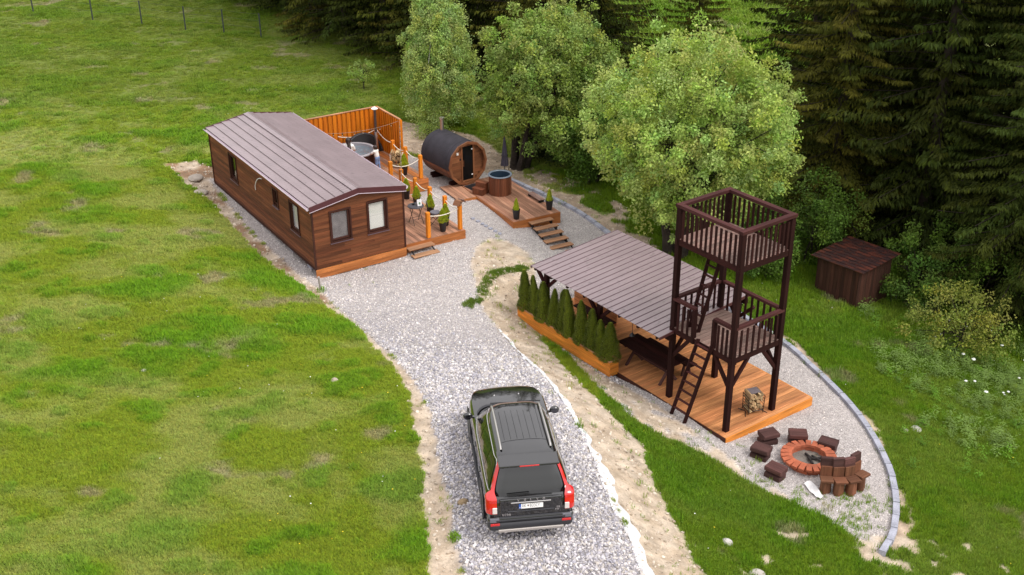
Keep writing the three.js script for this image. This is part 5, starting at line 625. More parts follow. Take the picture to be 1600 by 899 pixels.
// ---------------------------------------------------------------- the car
{
  const car = thing('car', 'black estate car seen from behind, parked on the gravel drive', 'car', V(0.23, 1.41, -20.98), 0.126);
  car.rotation.order = 'YXZ'; car.rotation.x = 0.006; car.scale.set(1.0, 1.11, 1.045);
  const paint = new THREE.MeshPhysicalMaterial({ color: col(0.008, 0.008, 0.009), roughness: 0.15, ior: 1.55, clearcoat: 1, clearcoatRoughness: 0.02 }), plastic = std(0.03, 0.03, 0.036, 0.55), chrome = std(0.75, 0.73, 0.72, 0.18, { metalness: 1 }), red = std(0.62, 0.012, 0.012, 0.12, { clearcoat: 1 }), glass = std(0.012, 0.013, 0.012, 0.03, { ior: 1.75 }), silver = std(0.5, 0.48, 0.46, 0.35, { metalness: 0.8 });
  const ST = [[-1.03, 0.79, 0.99, 0.5], [-0.99, 0.86, 1.05, 0.42], [-0.9, 0.905, 1.08, 0.38], [-0.6, 0.937, 1.1, 0.35], [0, 0.948, 1.1, 0.33], [0.7, 0.945, 1.09, 0.3], [1.4, 0.945, 1.08, 0.3], [2.2, 0.945, 1.06, 0.3], [2.55, 0.945, 1.055, 0.32], [2.9, 0.94, 1.035, 0.33], [3.15, 0.9, 1.0, 0.35], [3.4, 0.82, 0.945, 0.37], [3.58, 0.72, 0.88, 0.4], [3.7, 0.6, 0.8, 0.44], [3.76, 0.46, 0.7, 0.5]];
  const sect = ([l, W, T, B]) => { const h = [[0, B], [0.8 * W, B], [0.95 * W, B + 0.09], [0.985 * W, B + 0.2], [0.975 * W, lerp(B, T, 0.45)], [W, lerp(B, T, 0.62)], [0.985 * W, lerp(B, T, 0.82)], [0.955 * W, T - 0.05], [0.915 * W, T - 0.008], [0.84 * W, T + 0.008], [0.5 * W, T + 0.03], [0, T + 0.038]]; return [...h, ...h.slice(1, -1).reverse().map(([x, y]) => [-x, y])].map(([x, y]) => V(x, y, -l)); };
  { const P = [], I = [], n = 22; const rows = []; for (let i = 0; i + 1 < ST.length; i++) for (const t of i + 2 < ST.length ? [0, 0.5] : [0, 0.5, 1]) rows.push(sect(ST[i].map((v, k) => lerp(v, ST[i + 1][k], t)))); rows.forEach((r) => r.forEach((p) => P.push(p.x, p.y, p.z))); for (let i = 0; i + 1 < rows.length; i++) for (let k = 0; k < n; k++) { const a = i * n + k, b = i * n + ((k + 1) % n), c = a + n, d = b + n; I.push(a, c, b, b, c, d); } for (const [r, f] of [[0, 0], [rows.length - 1, 1]]) { const c = P.length / 3; const R = rows[r]; P.push(0, (R[0].y + R[11].y) / 2, R[0].z); for (let k = 0; k < n; k++) { const a = r * n + k, b = r * n + ((k + 1) % n); f ? I.push(a, c, b) : I.push(a, b, c); } } const g = new THREE.BufferGeometry(); g.setAttribute('position', new THREE.Float32BufferAttribute(P, 3)); g.setAttribute('uv', new THREE.Float32BufferAttribute(new Float32Array((P.length / 3) * 2), 2)); g.setIndex(I); part('body', toCreasedNormals(g, 0.55), paint, car); }
  // cabin above the belt line: rings with front, back and half width for each height
  const RG = [[1.04, 2.52, -0.97, 0.895], [1.2, 2.28, -0.91, 0.86], [1.4, 1.98, -0.8, 0.785], [1.58, 1.72, -0.68, 0.7], [1.67, 1.58, -0.61, 0.65], [1.715, 1.48, -0.56, 0.61], [1.745, 1.3, -0.46, 0.53], [1.765, 0.98, -0.26, 0.38], [1.772, 0.6, 0.1, 0.15]];
  const ring = (y) => { let i = 0; while (i + 2 < RG.length && y > RG[i + 1][0]) i++; const t = clamp((y - RG[i][0]) / (RG[i + 1][0] - RG[i][0]), 0, 1); return RG[i].map((v, k) => lerp(v, RG[i + 1][k], t)); };
  const ne = (t) => (t < 0 ? 9 : 4.4), rp = (r, a) => { const [y, f, b, w] = r, c = Math.cos(a), s = Math.sin(a), NE = ne(c), k = Math.pow(Math.pow(Math.abs(c), NE) + Math.pow(Math.abs(s), NE), -1 / NE); return V(w * s * k, y, -((f + b) / 2 + ((f - b) / 2) * c * k)); };
  { const P = [], I = [], n = 72; const ys = []; for (let i = 0; i + 1 < RG.length; i++) for (let t = 0; t < 1; t += 0.25) ys.push(lerp(RG[i][0], RG[i + 1][0], t)); ys.push(RG.at(-1)[0]); ys.forEach((y) => { const r = ring(y); for (let k = 0; k < n; k++) { const p = rp(r, (k / n) * 6.28319); P.push(p.x, p.y, p.z); } }); for (let i = 0; i + 1 < ys.length; i++) for (let k = 0; k < n; k++) { const a = i * n + k, b = i * n + ((k + 1) % n), c = a + n, d = b + n; I.push(a, c, b, b, c, d); } const c = P.length / 3; P.push(0, 1.776, -0.35); for (let k = 0; k < n; k++) I.push((ys.length - 1) * n + k, c, (ys.length - 1) * n + ((k + 1) % n)); const g = new THREE.BufferGeometry(); g.setAttribute('position', new THREE.Float32BufferAttribute(P, 3)); g.setAttribute('uv', new THREE.Float32BufferAttribute(new Float32Array((P.length / 3) * 2), 2)); for (let q = 0; q < I.length; q += 3) [I[q + 1], I[q + 2]] = [I[q + 2], I[q + 1]]; g.setIndex(I); part('roof', toCreasedNormals(g, 0.6), paint, car); }
  const sideX = (l, y) => { const [, f, b, w] = ring(y), NE = ne(l - (f + b) / 2), u = clamp(Math.abs((l - (f + b) / 2) / ((f - b) / 2)), 0, 0.999); return w * Math.pow(1 - Math.pow(u, NE), 1 / NE); };
  const backL = (x, y) => { const [, f, b, w] = ring(y), NE = 9, u = clamp(Math.abs(x / w), 0, 0.999); return (f + b) / 2 - ((f - b) / 2) * Math.pow(1 - Math.pow(u, NE), 1 / NE); };
  const frontL = (x, y) => { const [, f, b, w] = ring(y), NE = 4.4, u = clamp(Math.abs(x / w), 0, 0.999); return (f + b) / 2 + ((f - b) / 2) * Math.pow(1 - Math.pow(u, NE), 1 / NE); };
  const roofY = (x, l) => { let lo = 1.5, hi = 1.772; for (let i = 0; i < 26; i++) { const m = (lo + hi) / 2, [, f, b, w] = ring(m), NE = ne(l - (f + b) / 2), u = Math.pow(Math.abs(x / w), NE) + Math.pow(Math.abs((l - (f + b) / 2) / ((f - b) / 2)), NE); u < 1 ? (lo = m) : (hi = m); } return lo; };
  const patch = (fn, nu, nv, flip) => { const P = [], I = []; for (let j = 0; j <= nv; j++) for (let i = 0; i <= nu; i++) { const p = fn(i / nu, j / nv); P.push(p.x, p.y, p.z); } for (let j = 0; j < nv; j++) for (let i = 0; i < nu; i++) { const a = j * (nu + 1) + i, b = a + 1, c = a + nu + 1, d = c + 1; flip ? I.push(a, c, b, b, c, d) : I.push(a, b, c, b, d, c); } const g = new THREE.BufferGeometry(); g.setAttribute('position', new THREE.Float32BufferAttribute(P, 3)); g.setAttribute('uv', new THREE.Float32BufferAttribute(new Float32Array((P.length / 3) * 2), 2)); g.setIndex(I); g.computeVertexNormals(); return g; };
  const glassD = Object.assign(glass.clone(), { side: THREE.DoubleSide });
  for (const s of [-1, 1]) {
    const win = (y0, y1, l0b, l1b, l0t, l1t) => patch((u, v) => { const y = lerp(y0, y1, v), l = lerp(lerp(l0b, l0t, v), lerp(l1b, l1t, v), u); return V(s * (sideX(l, y) + 0.006), y, -l); }, 14, 8, s > 0);
    part('side_window', win(1.13, 1.6, 1.0, 2.02, 0.98, 1.5), glassD, car); part('side_window', win(1.13, 1.6, 0.06, 0.95, 0.06, 0.93), glassD, car); part('side_window', win(1.15, 1.59, -0.72, 0.01, -0.5, 0.01), glassD, car);
    const line = []; for (let i = 0; i <= 10; i++) { const l = lerp(2.02, -0.74, i / 10); line.push(V(s * (sideX(l, 1.115) + 0.006), 1.115, -l)); } for (let i = 0; i <= 8; i++) { const l = lerp(-0.52, 1.5, i / 8), y = 1.615; line.push(V(s * (sideX(l, y) + 0.004), y, -l)); } part('window_trim', tube(line, 0.009, 90, 5), chrome, car);
    const rl = [[2.0 - 0.55, 0.02], [1.35, 0.05], [0.8, 0.062], [0.2, 0.062], [-0.22, 0.05], [-0.32, 0.012]].map(([l, h]) => V(s * 0.54, roofY(0.54, l) + h, -l)); part('roof_rail', tube(rl, 0.024, 40, 8), silver, car);
    // lamps
    const lampRing = (y) => { const r = ring(Math.max(1.06, y)), k = sstep(y, 1.06, 1.2); return [y, lerp(-0.12, r[1], sstep(y, 1.1, 1.3)), lerp(-1.05 - 0.03 * sstep(1.06 - y, 0, 0.2), r[2], k) - 0.012, lerp(0.952, r[3], k) + 0.012]; };
    const lamp = part('tail_lamp', patch((u, v) => { const y = lerp(0.78, 1.69, v), k = sstep(y, 1.08, 1.2), a0 = lerp(2.06, 2.336, k), a1 = lerp(2.49, 2.41, k), p = rp(lampRing(y), lerp(a0, a1, u)); return V(s * p.x, y, p.z); }, 14, 40, s > 0), Object.assign(red, { side: THREE.DoubleSide }), car);
    part('reverse_lens', rbox(0.1, 0.14, 0.03, 0.012, s * 0.775, 0.86, 1.082), std(0.75, 0.68, 0.66, 0.2, { clearcoat: 1 }), lamp);
    const mr = part('mirror', [new THREE.SphereGeometry(0.11, 18, 12).scale(1.05, 0.72, 0.62).translate(s * 1.03, 1.14, -2.05), bar(V(s * 0.88, 1.09, -2.06), V(s * 0.98, 1.12, -2.05), 0.06, 0.04)], paint, car); part('mirror_glass', new THREE.CircleGeometry(0.085, 20).scale(1.05, 0.7, 1).translate(s * 1.035, 1.14, -1.979), std(0.16, 0.16, 0.18, 0.1, { metalness: 1 }), mr);
    part('reflector', rbox(0.2, 0.055, 0.02, 0.008, s * 0.77, 0.52, 1.072), red, car); part('bumper_corner', rbox(0.2, 0.09, 0.04, 0.012, s * 0.78, 0.61, 1.05), std(0.16, 0.16, 0.19, 0.35), car);
    for (const l of [0, 2.857]) {
      const w = new THREE.Group(); w.name = 'wheel'; car.add(w); w.position.set(s * 0.825, 0.375, -l); const tm = part('tyre', new THREE.LatheGeometry([[0.24, -0.11], [0.33, -0.125], [0.365, -0.1], [0.375, -0.05], [0.375, 0.05], [0.365, 0.1], [0.33, 0.125], [0.24, 0.11]].map(([x, y]) => new THREE.Vector2(x, y)), 36).rotateZ(Math.PI / 2), std(0.02, 0.02, 0.022, 0.85), w);
      const sp = [new THREE.TorusGeometry(0.245, 0.016, 6, 36).rotateY(Math.PI / 2).translate(s * 0.115, 0, 0), new THREE.CylinderGeometry(0.06, 0.06, 0.03, 16).rotateZ(Math.PI / 2).translate(s * 0.1, 0, 0)]; for (let k = 0; k < 7; k++) { const a = (k / 7) * 6.283; sp.push(bar(V(s * 0.1, 0, 0), V(s * 0.108, 0.24 * Math.cos(a), 0.24 * Math.sin(a)), 0.055, 0.02, V(1, 0, 0))); } part('rim', sp, silver, w); part('brake_disc', new THREE.CylinderGeometry(0.2, 0.2, 0.03, 24).rotateZ(Math.PI / 2).translate(s * 0.04, 0, 0), plastic, w);
      part('wheel_arch', patch((u, v) => { const a = lerp(-0.25, Math.PI + 0.25, u), r = lerp(0.4, 0.455, v); return V(s * (0.952 + 0.006 * Math.sin(v * 3.1) - (l > 1 ? 0.006 : 0)), 0.375 + r * Math.sin(a), -l - r * Math.cos(a)); }, 28, 3, s < 0), Object.assign(plastic.clone(), { side: THREE.DoubleSide }), car);
      part('arch_shade_disc', new THREE.CylinderGeometry(0.4, 0.4, 0.02, 30).rotateZ(Math.PI / 2).translate(s * 0.941, 0.39, -l), plastic, car);  // dark disc on the body side stands in for the shaded wheel well
    }
    part('sill_cladding', rbox(0.04, 0.16, 2.0, 0.015, s * 0.94, 0.36, -1.43), plastic, car); part('door_seam', [box(0.006, 0.6, 0.008, s * 0.949, 0.78, -0.98), box(0.006, 0.6, 0.008, s * 0.949, 0.78, -2.0)], M.black, car); for (const l of [0.35, 1.3]) part('door_handle', rbox(0.035, 0.03, 0.2, 0.01, s * 0.955, 0.9, -l), paint, car);
  }
  part('rear_window', patch((u, v) => { const y = lerp(1.16, 1.62, v), w = lerp(0.69, 0.585, v), x = lerp(-w, w, u); return V(x, y, -backL(x, y) + 0.006); }, 24, 10, false), glassD, car);
  part('windscreen', patch((u, v) => { const y = lerp(1.1, 1.655, v), w = lerp(0.8, 0.62, v), x = lerp(-w, w, u); return V(x, y, -frontL(x, y) - 0.006); }, 24, 10, true), glassD, car);
  part('windscreen_trim', tube(Array.from({ length: 13 }, (_, i) => { const x = lerp(-0.66, 0.66, i / 12); return V(x, 1.675, -frontL(x, 1.675) - 0.003); }), 0.011, 40, 5), std(0.2, 0.13, 0.1, 0.3), car);
  const sp = part('spoiler', rbox(1.3, 0.06, 0.36, 0.028, 0, 0, 0).rotateX(0.1).translate(0, 1.7, 0.66), paint, car); part('brake_light', rbox(0.42, 0.024, 0.02, 0.006, 0, 1.684, 0.838), red, sp);
  const seamM = M.black; for (let i = 0; i < 7; i++) { const x = -0.42 + i * 0.14, pts = [1.12, 0.8, 0.5, 0.2, 0.02].map((l) => V(x, roofY(x, l) + 0.001, -l)); part('roof_groove', tube(pts, 0.005, 14, 4), seamM, car); }
  part('roof_seam', tube(Array.from({ length: 11 }, (_, i) => { const x = lerp(-0.55, 0.55, i / 10), l = -0.02 + 0.05 * (1 - (x / 0.55) ** 2) - 0.05; return V(x, roofY(x, l) + 0.001, -l); }), 0.006, 30, 4), seamM, car); part('roof_seam', tube(Array.from({ length: 11 }, (_, i) => { const x = lerp(-0.6, 0.6, i / 10), l = 1.36; return V(x, roofY(x, l) + 0.001, -l); }), 0.006, 30, 4), seamM, car);
  part('cowl', patch((u, v) => { const x = lerp(-0.8, 0.8, u), l = frontL(x, 1.05) + lerp(-0.02, 0.1, v); return V(x, 1.088 - 0.02 * v + 0.012, -l); }, 20, 2, true), Object.assign(plastic.clone(), { side: THREE.DoubleSide }), car); for (const x of [-0.45, 0.2]) part('wiper', bar(V(x, 1.125, -2.53), V(x + 0.55, 1.17, -2.42), 0.02, 0.015), M.black, car);
  for (const x of [-0.3, 0.3]) part('washer_nozzle', new THREE.SphereGeometry(0.018, 8, 6).translate(x, 1.062, -2.95), chrome, car);
  // tailgate, bumper and what is written there
  part('tailgate', rbox(1.34, 0.42, 0.06, 0.03, 0, 0.87, 1.025).rotateX(-0.0), paint, car); part('chrome_strip', rbox(0.86, 0.026, 0.02, 0.008, 0, 1.0, 1.065), chrome, car); part('gate_crease', rbox(1.0, 0.02, 0.018, 0.008, 0, 0.8, 1.06), std(0.06, 0.06, 0.07, 0.3), car);
  part('bumper', [rbox(1.84, 0.2, 0.3, 0.09, 0, 0.46, 0.945), rbox(1.5, 0.05, 0.1, 0.02, 0, 0.6, 1.03)], plastic, car); part('bumper_cover', rbox(1.86, 0.16, 0.26, 0.07, 0, 0.6, 0.935), paint, car); part('bumper_ledge', rbox(1.34, 0.012, 0.09, 0.004, 0, 0.682, 1.03), std(0.05, 0.05, 0.058, 0.25), car); part('skid_plate', rbox(1.42, 0.07, 0.05, 0.02, 0, 0.37, 1.075), std(0.5, 0.46, 0.43, 0.4, { metalness: 0.5 }), car); part('rear_wiper', bar(V(-0.02, 1.15, 0.985), V(-0.5, 1.14, 0.985), 0.015, 0.02), M.black, car);
  const cv = document.createElement('canvas'); cv.width = 520; cv.height = 112; const cx = cv.getContext('2d'); cx.fillStyle = '#ece9ea'; cx.fillRect(0, 0, 520, 112); cx.fillStyle = '#2c54a8'; cx.fillRect(0, 0, 48, 112); cx.fillStyle = '#e8e8f4'; cx.font = 'bold 30px sans-serif'; cx.fillText('SK', 5, 100); cx.fillStyle = '#2a2a2e'; cx.font = '92px sans-serif'; cx.save(); cx.translate(60, 90); cx.scale(0.86, 1); cx.fillText('RK', 0, 0); cx.fillText('803CY', 196, 0); cx.restore(); cx.beginPath(); cx.moveTo(182, 40); cx.lineTo(216, 40); cx.lineTo(214, 60); cx.quadraticCurveTo(208, 74, 199, 80); cx.quadraticCurveTo(190, 74, 184, 60); cx.closePath(); cx.fillStyle = '#5a4044'; cx.fill(); const pt = new THREE.CanvasTexture(cv); pt.colorSpace = THREE.SRGBColorSpace;
  const plate = part('number_plate', new THREE.BoxGeometry(0.52, 0.112, 0.012), [5, 5, 5, 5].map(() => M.white).concat([new THREE.MeshStandardMaterial({ map: pt, roughness: 0.4 }), M.white]), car); plate.position.set(0, 0.925, 1.07); plate.rotation.x = -0.22; part('plate_frame', rbox(0.54, 0.13, 0.012, 0.004, 0, 0.925, 1.061).rotateX(0), M.black, car);
  const font = await new FontLoader().loadAsync('fonts/droid/droid_sans_bold.typeface.json'), txt = (s, size, x, y, z, gap, mat = chrome) => { const gs = []; let px = x; for (const ch of s) { if (ch !== ' ') { const g = new TextGeometry(ch, { font, size, depth: 0.006, curveSegments: 3, bevelEnabled: false }); gs.push(g.translate(px, y, z)); } px += gap; } return part('lettering', gs, mat, car); };
  txt('VOLVO', 0.05, -0.29, 1.03, 1.058, 0.135); txt('XC90', 0.05, -0.62, 0.71, 1.058, 0.05); txt('D5', 0.045, 0.55, 0.81, 1.058, 0.042); txt('AWD', 0.03, 0.52, 0.765, 1.058, 0.03);
  part('exhaust', rod(V(-0.55, 0.33, 0.9), V(-0.55, 0.33, 1.06), 0.035), M.steel, car); part('underbody', box(1.5, 0.16, 4.2, 0, 0.32, -1.35), M.black, car);
}
// ---------------------------------------------------------------- trees
// leaf: a folded diamond of two triangles; pushes into P (positions) and C (colours)
function leaf(P, C, p, d, s, n, L, w, c) {
  const a = [p.x, p.y, p.z], f = 0.18 * w, mid = 0.42, b = [p.x + d.x * L * mid + s.x * w / 2 + n.x * f, p.y + d.y * L * mid + s.y * w / 2 + n.y * f, p.z + d.z * L * mid + s.z * w / 2 + n.z * f], e = [p.x + d.x * L * mid - s.x * w / 2 + n.x * f, p.y + d.y * L * mid - s.y * w / 2 + n.y * f, p.z + d.z * L * mid - s.z * w / 2 + n.z * f], t = [p.x + d.x * L, p.y + d.y * L, p.z + d.z * L];
  P.push(...a, ...b, ...t, ...a, ...t, ...e); for (let i = 0; i < 6; i++) C.push(c[0], c[1], c[2]);
}
const geoOf = (P, C) => { const g = new THREE.BufferGeometry(); g.setAttribute('position', new THREE.Float32BufferAttribute(P, 3)); if (C) g.setAttribute('color', new THREE.Float32BufferAttribute(C, 3)); g.computeVertexNormals(); return g; };
const onSphere = (q) => { const u = 2 * q() - 1, a = 6.28319 * q(), r = Math.sqrt(1 - u * u); return V(r * Math.cos(a), u, r * Math.sin(a)); };
function broadleaf(label, cat, base, o) {
  const q = mulberry(o.seed), t = thing(o.name ?? 'broadleaf_tree', label, cat, base, 0), P = [], C = [], limbs = [], clumps = [];
  const prof = o.profile ?? (() => 1);
  for (let i = 0; i < o.clumps; i++) {
    let d = onSphere(q); const k = Math.pow(q(), 0.32), lump = 1 + 0.13 * Math.sin(d.x * 5 + o.seed) * Math.sin(d.y * 4.3 + 1) + 0.12 * Math.sin(d.z * 9 + d.y * 7 + o.seed);
    const pr = prof((d.y * k + 1) / 2); clumps.push([V(o.c[0] + d.x * k * o.r[0] * lump * pr, o.c[1] + d.y * k * o.r[1] * lump, o.c[2] + d.z * k * o.r[0] * lump * pr), o.cr * (0.6 + 0.8 * q()), [0.8 + 0.28 * q(), 0.9 + 0.16 * q(), 0.6 + 0.6 * q()]]);
  }
  const s = V(0, 0, 0), d = V(0, 0, 0), n = V(0, 0, 0), p = V(0, 0, 0);
  for (let i = 0; i < o.leaves; i++) {
    const [c, r, tint] = clumps[i % clumps.length]; d.copy(onSphere(q)); const rad = r * Math.pow(q(), 0.5); p.copy(c).addScaledVector(d, rad); p.y -= (o.droop ?? 0.15) * rad * q();
    d.copy(onSphere(q)).multiplyScalar(0.7); d.x += 0.35 * (p.x - o.c[0]) / o.r[0]; d.z += 0.35 * (p.z - o.c[2]) / o.r[0]; d.y += o.hang ?? -0.25; d.normalize(); n.copy(onSphere(q)); n.y += 0.7; n.normalize(); s.crossVectors(d, n).normalize(); n.crossVectors(s, d);
    const k = 0.7 + 0.6 * q(), y = q(); leaf(P, C, p, d, s, n, o.leaf * (0.65 + 0.7 * q()), o.leaf * 0.72 * (0.7 + 0.6 * q()), [k * tint[0], k * tint[1] * (0.93 + 0.1 * y), k * tint[2]]);
  }
  part('crown', geoOf(P, C), o.mat, t);
  // trunk, several stems, limbs that reach the clumps
  const stems = o.stems ?? 1, tops = [];
  for (let i = 0; i < stems; i++) { const a = (i / stems) * 6.28 + o.seed, sp = stems > 1 ? 1 : 0; const top = V(o.c[0] * 0.7 + sp * Math.cos(a) * o.r[0] * 0.35, o.c[1] + (o.trunkTop ?? 0.1) * o.r[1], o.c[2] * 0.7 + sp * Math.sin(a) * o.r[0] * 0.35), b = V(sp * 0.22 * Math.cos(a), -0.25, sp * 0.22 * Math.sin(a)); const pts = [b, b.clone().lerp(top, 0.33).add(V(0.12 * (q() - 0.5), 0, 0.12 * (q() - 0.5))), b.clone().lerp(top, 0.7).add(V(0.3 * (q() - 0.5), 0, 0.3 * (q() - 0.5))), top], crv = new THREE.CatmullRomCurve3(pts), g = new THREE.TubeGeometry(crv, 14, 1, 9), gp = g.attributes.position; for (let j = 0; j < gp.count; j++) { const u = Math.floor(j / 10) / 14, c = crv.getPointAt(Math.min(1, u)), r = o.trunk * (1 - 0.75 * u) * (1 + 0.35 * Math.exp(-u * 14)) * (1 + 0.1 * Math.sin(j * 2.7)); gp.setXYZ(j, c.x + (gp.getX(j) - c.x) * r, c.y + (gp.getY(j) - c.y) * r, c.z + (gp.getZ(j) - c.z) * r); } g.computeVertexNormals(); tops.push(crv); limbs.push(cylUV(g, 3)); }
  const tr = part('trunk', limbs, o.bark ?? M.bark[0], t); const br = [];
  for (let i = 0; i < Math.min(o.branches ?? 60, clumps.length); i++) { const c = clumps[(i * 7) % clumps.length][0], cv = tops[i % tops.length], a = cv.getPointAt(clamp(0.35 + 0.6 * q(), 0, 1)); const m = a.clone().lerp(c, 0.5).add(V(0, 0.12 * o.r[1] * (q() - 0.2), 0)); br.push(new THREE.TubeGeometry(new THREE.CatmullRomCurve3([a, m, a.clone().lerp(c, 0.82)]), 7, 0.007 + o.trunk * 0.07 * q(), 5)); }
  part('limb', br, o.bark ?? M.bark[0], t).userData.kind = 'stuff'; return t;
}
const barkDark = wood(0.075, 0.06, 0.05, 0.95, 1, 0, 0.03)[0], barkBirch = std(0.5, 0.46, 0.42, 0.8, { map: dataTex(128, 128, (u, v) => { const b = tn(u, v, 4, 22, 41) > 0.68 ? 0.25 : 0.9; return [b]; }, true) });
{
  const mapleM = leafMat(0.43, 0.54, 0.135), rowanM = leafMat(0.32, 0.42, 0.09), birchM = leafMat(0.43, 0.54, 0.16), bushM = leafMat(0.12, 0.21, 0.02), yellowM = leafMat(0.25, 0.28, 0.04), darkM = leafMat(0.06, 0.09, 0.015);
  const b1 = onGround(6.15, -39.45); broadleaf('large round pale green tree right behind the lookout tower', 'tree', b1, { seed: 5, c: [0.45, 4.8, -0.3], r: [3.65, 3.55], clumps: 1250, cr: 0.3, leaves: 98000, leaf: 0.11, mat: mapleM, trunk: 0.2, stems: 3, branches: 150, bark: barkDark });
  const b2 = onGround(0.3, -47.3); broadleaf('round pale green tree with dark multiple trunks behind the plunge tub', 'tree', b2, { seed: 9, c: [1.2, 4.0, -0.2], r: [2.85, 3.3], clumps: 760, cr: 0.29, leaves: 52000, leaf: 0.118, mat: rowanM, trunk: 0.16, stems: 5, branches: 120, bark: barkDark });
  const b3 = onGround(-3.35, -52.3); broadleaf('slender feathery birch with a pale trunk behind the barrel sauna', 'tree', b3, { name: 'birch_tree', seed: 14, c: [0, 3.6, 0], r: [1.75, 3.3], clumps: 900, cr: 0.27, leaves: 84000, leaf: 0.082, mat: birchM, trunk: 0.1, stems: 1, trunkTop: 0.85, branches: 100, bark: barkBirch, hang: -0.6, droop: 0.7, profile: (v) => 1.2 - 0.6 * v });
  const b4 = onGround(3.4, -46.2); broadleaf('low leafy green tree filling the gap between the two round trees', 'tree', b4, { seed: 21, c: [0.3, 2.0, 0], r: [1.9, 1.7], clumps: 130, cr: 0.45, leaves: 15000, leaf: 0.12, mat: bushM, trunk: 0.08, stems: 3, branches: 60, bark: barkDark });
  const b5 = onGround(-7.6, -58.3); broadleaf('thin young fruit tree alone on the meadow before the spruces', 'tree', b5, { seed: 25, c: [0, 1.0, 0], r: [0.75, 0.5], clumps: 40, cr: 0.18, leaves: 1400, leaf: 0.075, mat: rowanM, trunk: 0.04, stems: 1, branches: 34, bark: barkDark });
  const bush = (label, x, z, r, h, leaves, mat, seed, lf = 0.1) => broadleaf(label, 'shrub', onGround(x, z), { name: 'shrub', seed, c: [0, h * 0.52, 0], r: [r, h * 0.5], clumps: Math.round(46 * r), cr: 0.36, leaves, leaf: lf, mat, trunk: 0.05, stems: 3, branches: 30, bark: barkDark });
  bush('yellowish green shrub at the forest edge right of the shed', 15.0, -34.2, 1.9, 2.2, 5200, yellowM, 31, 0.09); bush('dark green shrub left of the shed under the round tree', 9.3, -38.2, 1.1, 2.2, 8000, bushM, 33); bush('green shrub behind the shed roof', 11.2, -40.2, 1.8, 3.2, 10000, bushM, 35); bush('green shrub between the shed and the yellowish shrub', 14.8, -37.6, 1.5, 2.6, 9000, bushM, 37); bush('green shrub at the right forest edge above the yellowish shrub', 17.2, -38.0, 1.8, 3.4, 10000, bushM, 39); bush('low dark shrub below the round tree beside its trunk', 7.9, -40.2, 1.2, 1.5, 6000, bushM, 43); bush('dark undergrowth shrub at the foot of the multi trunk tree', 2.1, -48.6, 1.5, 1.7, 6500, darkM, 45); bush('low shrub at the fence end behind the hot tub', -3.6, -50.6, 0.8, 0.7, 2500, rowanM, 49, 0.06);
  // spruces: whorls of drooping branches, each set with hanging sprays
  function spruceParts(seed, h, R, y0, den = 1) {
    const q = mulberry(seed), P = [], C = [], W = []; const trunk = new THREE.CylinderGeometry(0.04, 0.24, h, 10).translate(0, h / 2 - 0.3, 0);
    const nB = Math.round(h * 15 * Math.sqrt(den));
    for (let i = 0; i < nB; i++) {
      const v = (i + q()) / nB, y = y0 + (h - y0 - 0.3) * Math.pow(v, 1.12), f = 1 - y / h, far = y > 10.5, a = i * 2.39996 + 0.8 * (q() - 0.5), L = Math.max(0.25, R * Math.pow(f, 0.7) * (0.55 + 0.55 * q()) * (y < 2.5 ? 0.75 + 0.1 * y : 1)), dx = Math.cos(a), dz = Math.sin(a), dr = 0.12 + 0.4 * f * (0.6 + 0.8 * q());
      if (far && i % 2) continue;
      const pt = (t) => V(dx * L * t, y + L * (0.16 * t - dr * t * t * 1.05 + 0.3 * t * t * t), dz * L * t);
      if (!far && q() < 0.55) W.push(new THREE.TubeGeometry(new THREE.CatmullRomCurve3([0, 0.3, 0.55, 0.8].map(pt)), 5, 0.008 + 0.009 * f, 4));
      const shade = 0.6 + 0.8 * q(), warm = 0.82 + 0.26 * q(), big = far ? 1.8 : 1;
      const ns = Math.max(5, Math.round(L * (far ? 6 : 15 * den)));
      for (let j = 0; j < ns; j++) {
        const t = 0.14 + 0.86 * Math.pow((j + q()) / ns, 0.85), p = pt(t), side = q() < 0.5 ? -1 : 1, spread = (0.16 + 0.6 * (1 - t)) * q() * Math.min(1, L * 0.5), out = V(-dz * side * spread, -0.12 * spread * q(), dx * side * spread);
        for (let k = 0; k < 3; k++) {
          const ang = a + side * (0.15 + 1.1 * q()), d = V(Math.cos(ang), -0.5 - 1.6 * q(), Math.sin(ang)).normalize(), s = V(-Math.sin(ang) + 0.9 * (q() - 0.5), 0.9 * (q() - 0.5), Math.cos(ang) + 0.9 * (q() - 0.5)).normalize(), n = s.clone().cross(d), pp = p.clone().addScaledVector(out, (k + q()) / 3), g = shade * (0.65 + 0.7 * q());
          leaf(P, C, pp, d, s, n, big * (0.14 + 0.17 * q()) / Math.sqrt(den), big * (0.05 + 0.04 * q()) / Math.sqrt(den), [g * warm, g, g * (0.6 + 0.7 * q())]);
        }
      }
    }
    return [geoOf(P, C), mergeGeometries([trunk, ...W].map((g) => { const k = g.toNonIndexed(); return k; }))];
  }
  const olive = leafMat(0.1, 0.098, 0.018, 0.1), green = leafMat(0.04, 0.05, 0.01, 0.1), flat = [olive, green].forEach((m) => { m.specularIntensity = 0.1; m.roughness = 1; }), kinds = [spruceParts(101, 22, 3.7, 0.6), spruceParts(102, 19, 3.3, 0.3), spruceParts(103, 23, 4.1, 0.8), spruceParts(104, 22, 3.9, 0.5, 2)];
  const spruce = (x, z, k, mat, label, group, sc = 1, turn = 0) => { const p = onGround(x, z, -0.1), t = thing('spruce_tree', label, 'spruce', p, turn, group); part('foliage', kinds[k][0], mat, t); part('trunk', kinds[k][1], barkDark, t); t.scale.set(sc * 1.12, sc, sc * 1.12); return t; };
  spruce(13.2, -44.2, 3, olive, 'big olive brown spruce directly right of the large round tree', undefined, 1.05, 0.4);
  spruce(18.9, -41.6, 3, green, 'big dark spruce with long pale tipped boughs at the right picture edge', undefined, 1.12, 2.1);
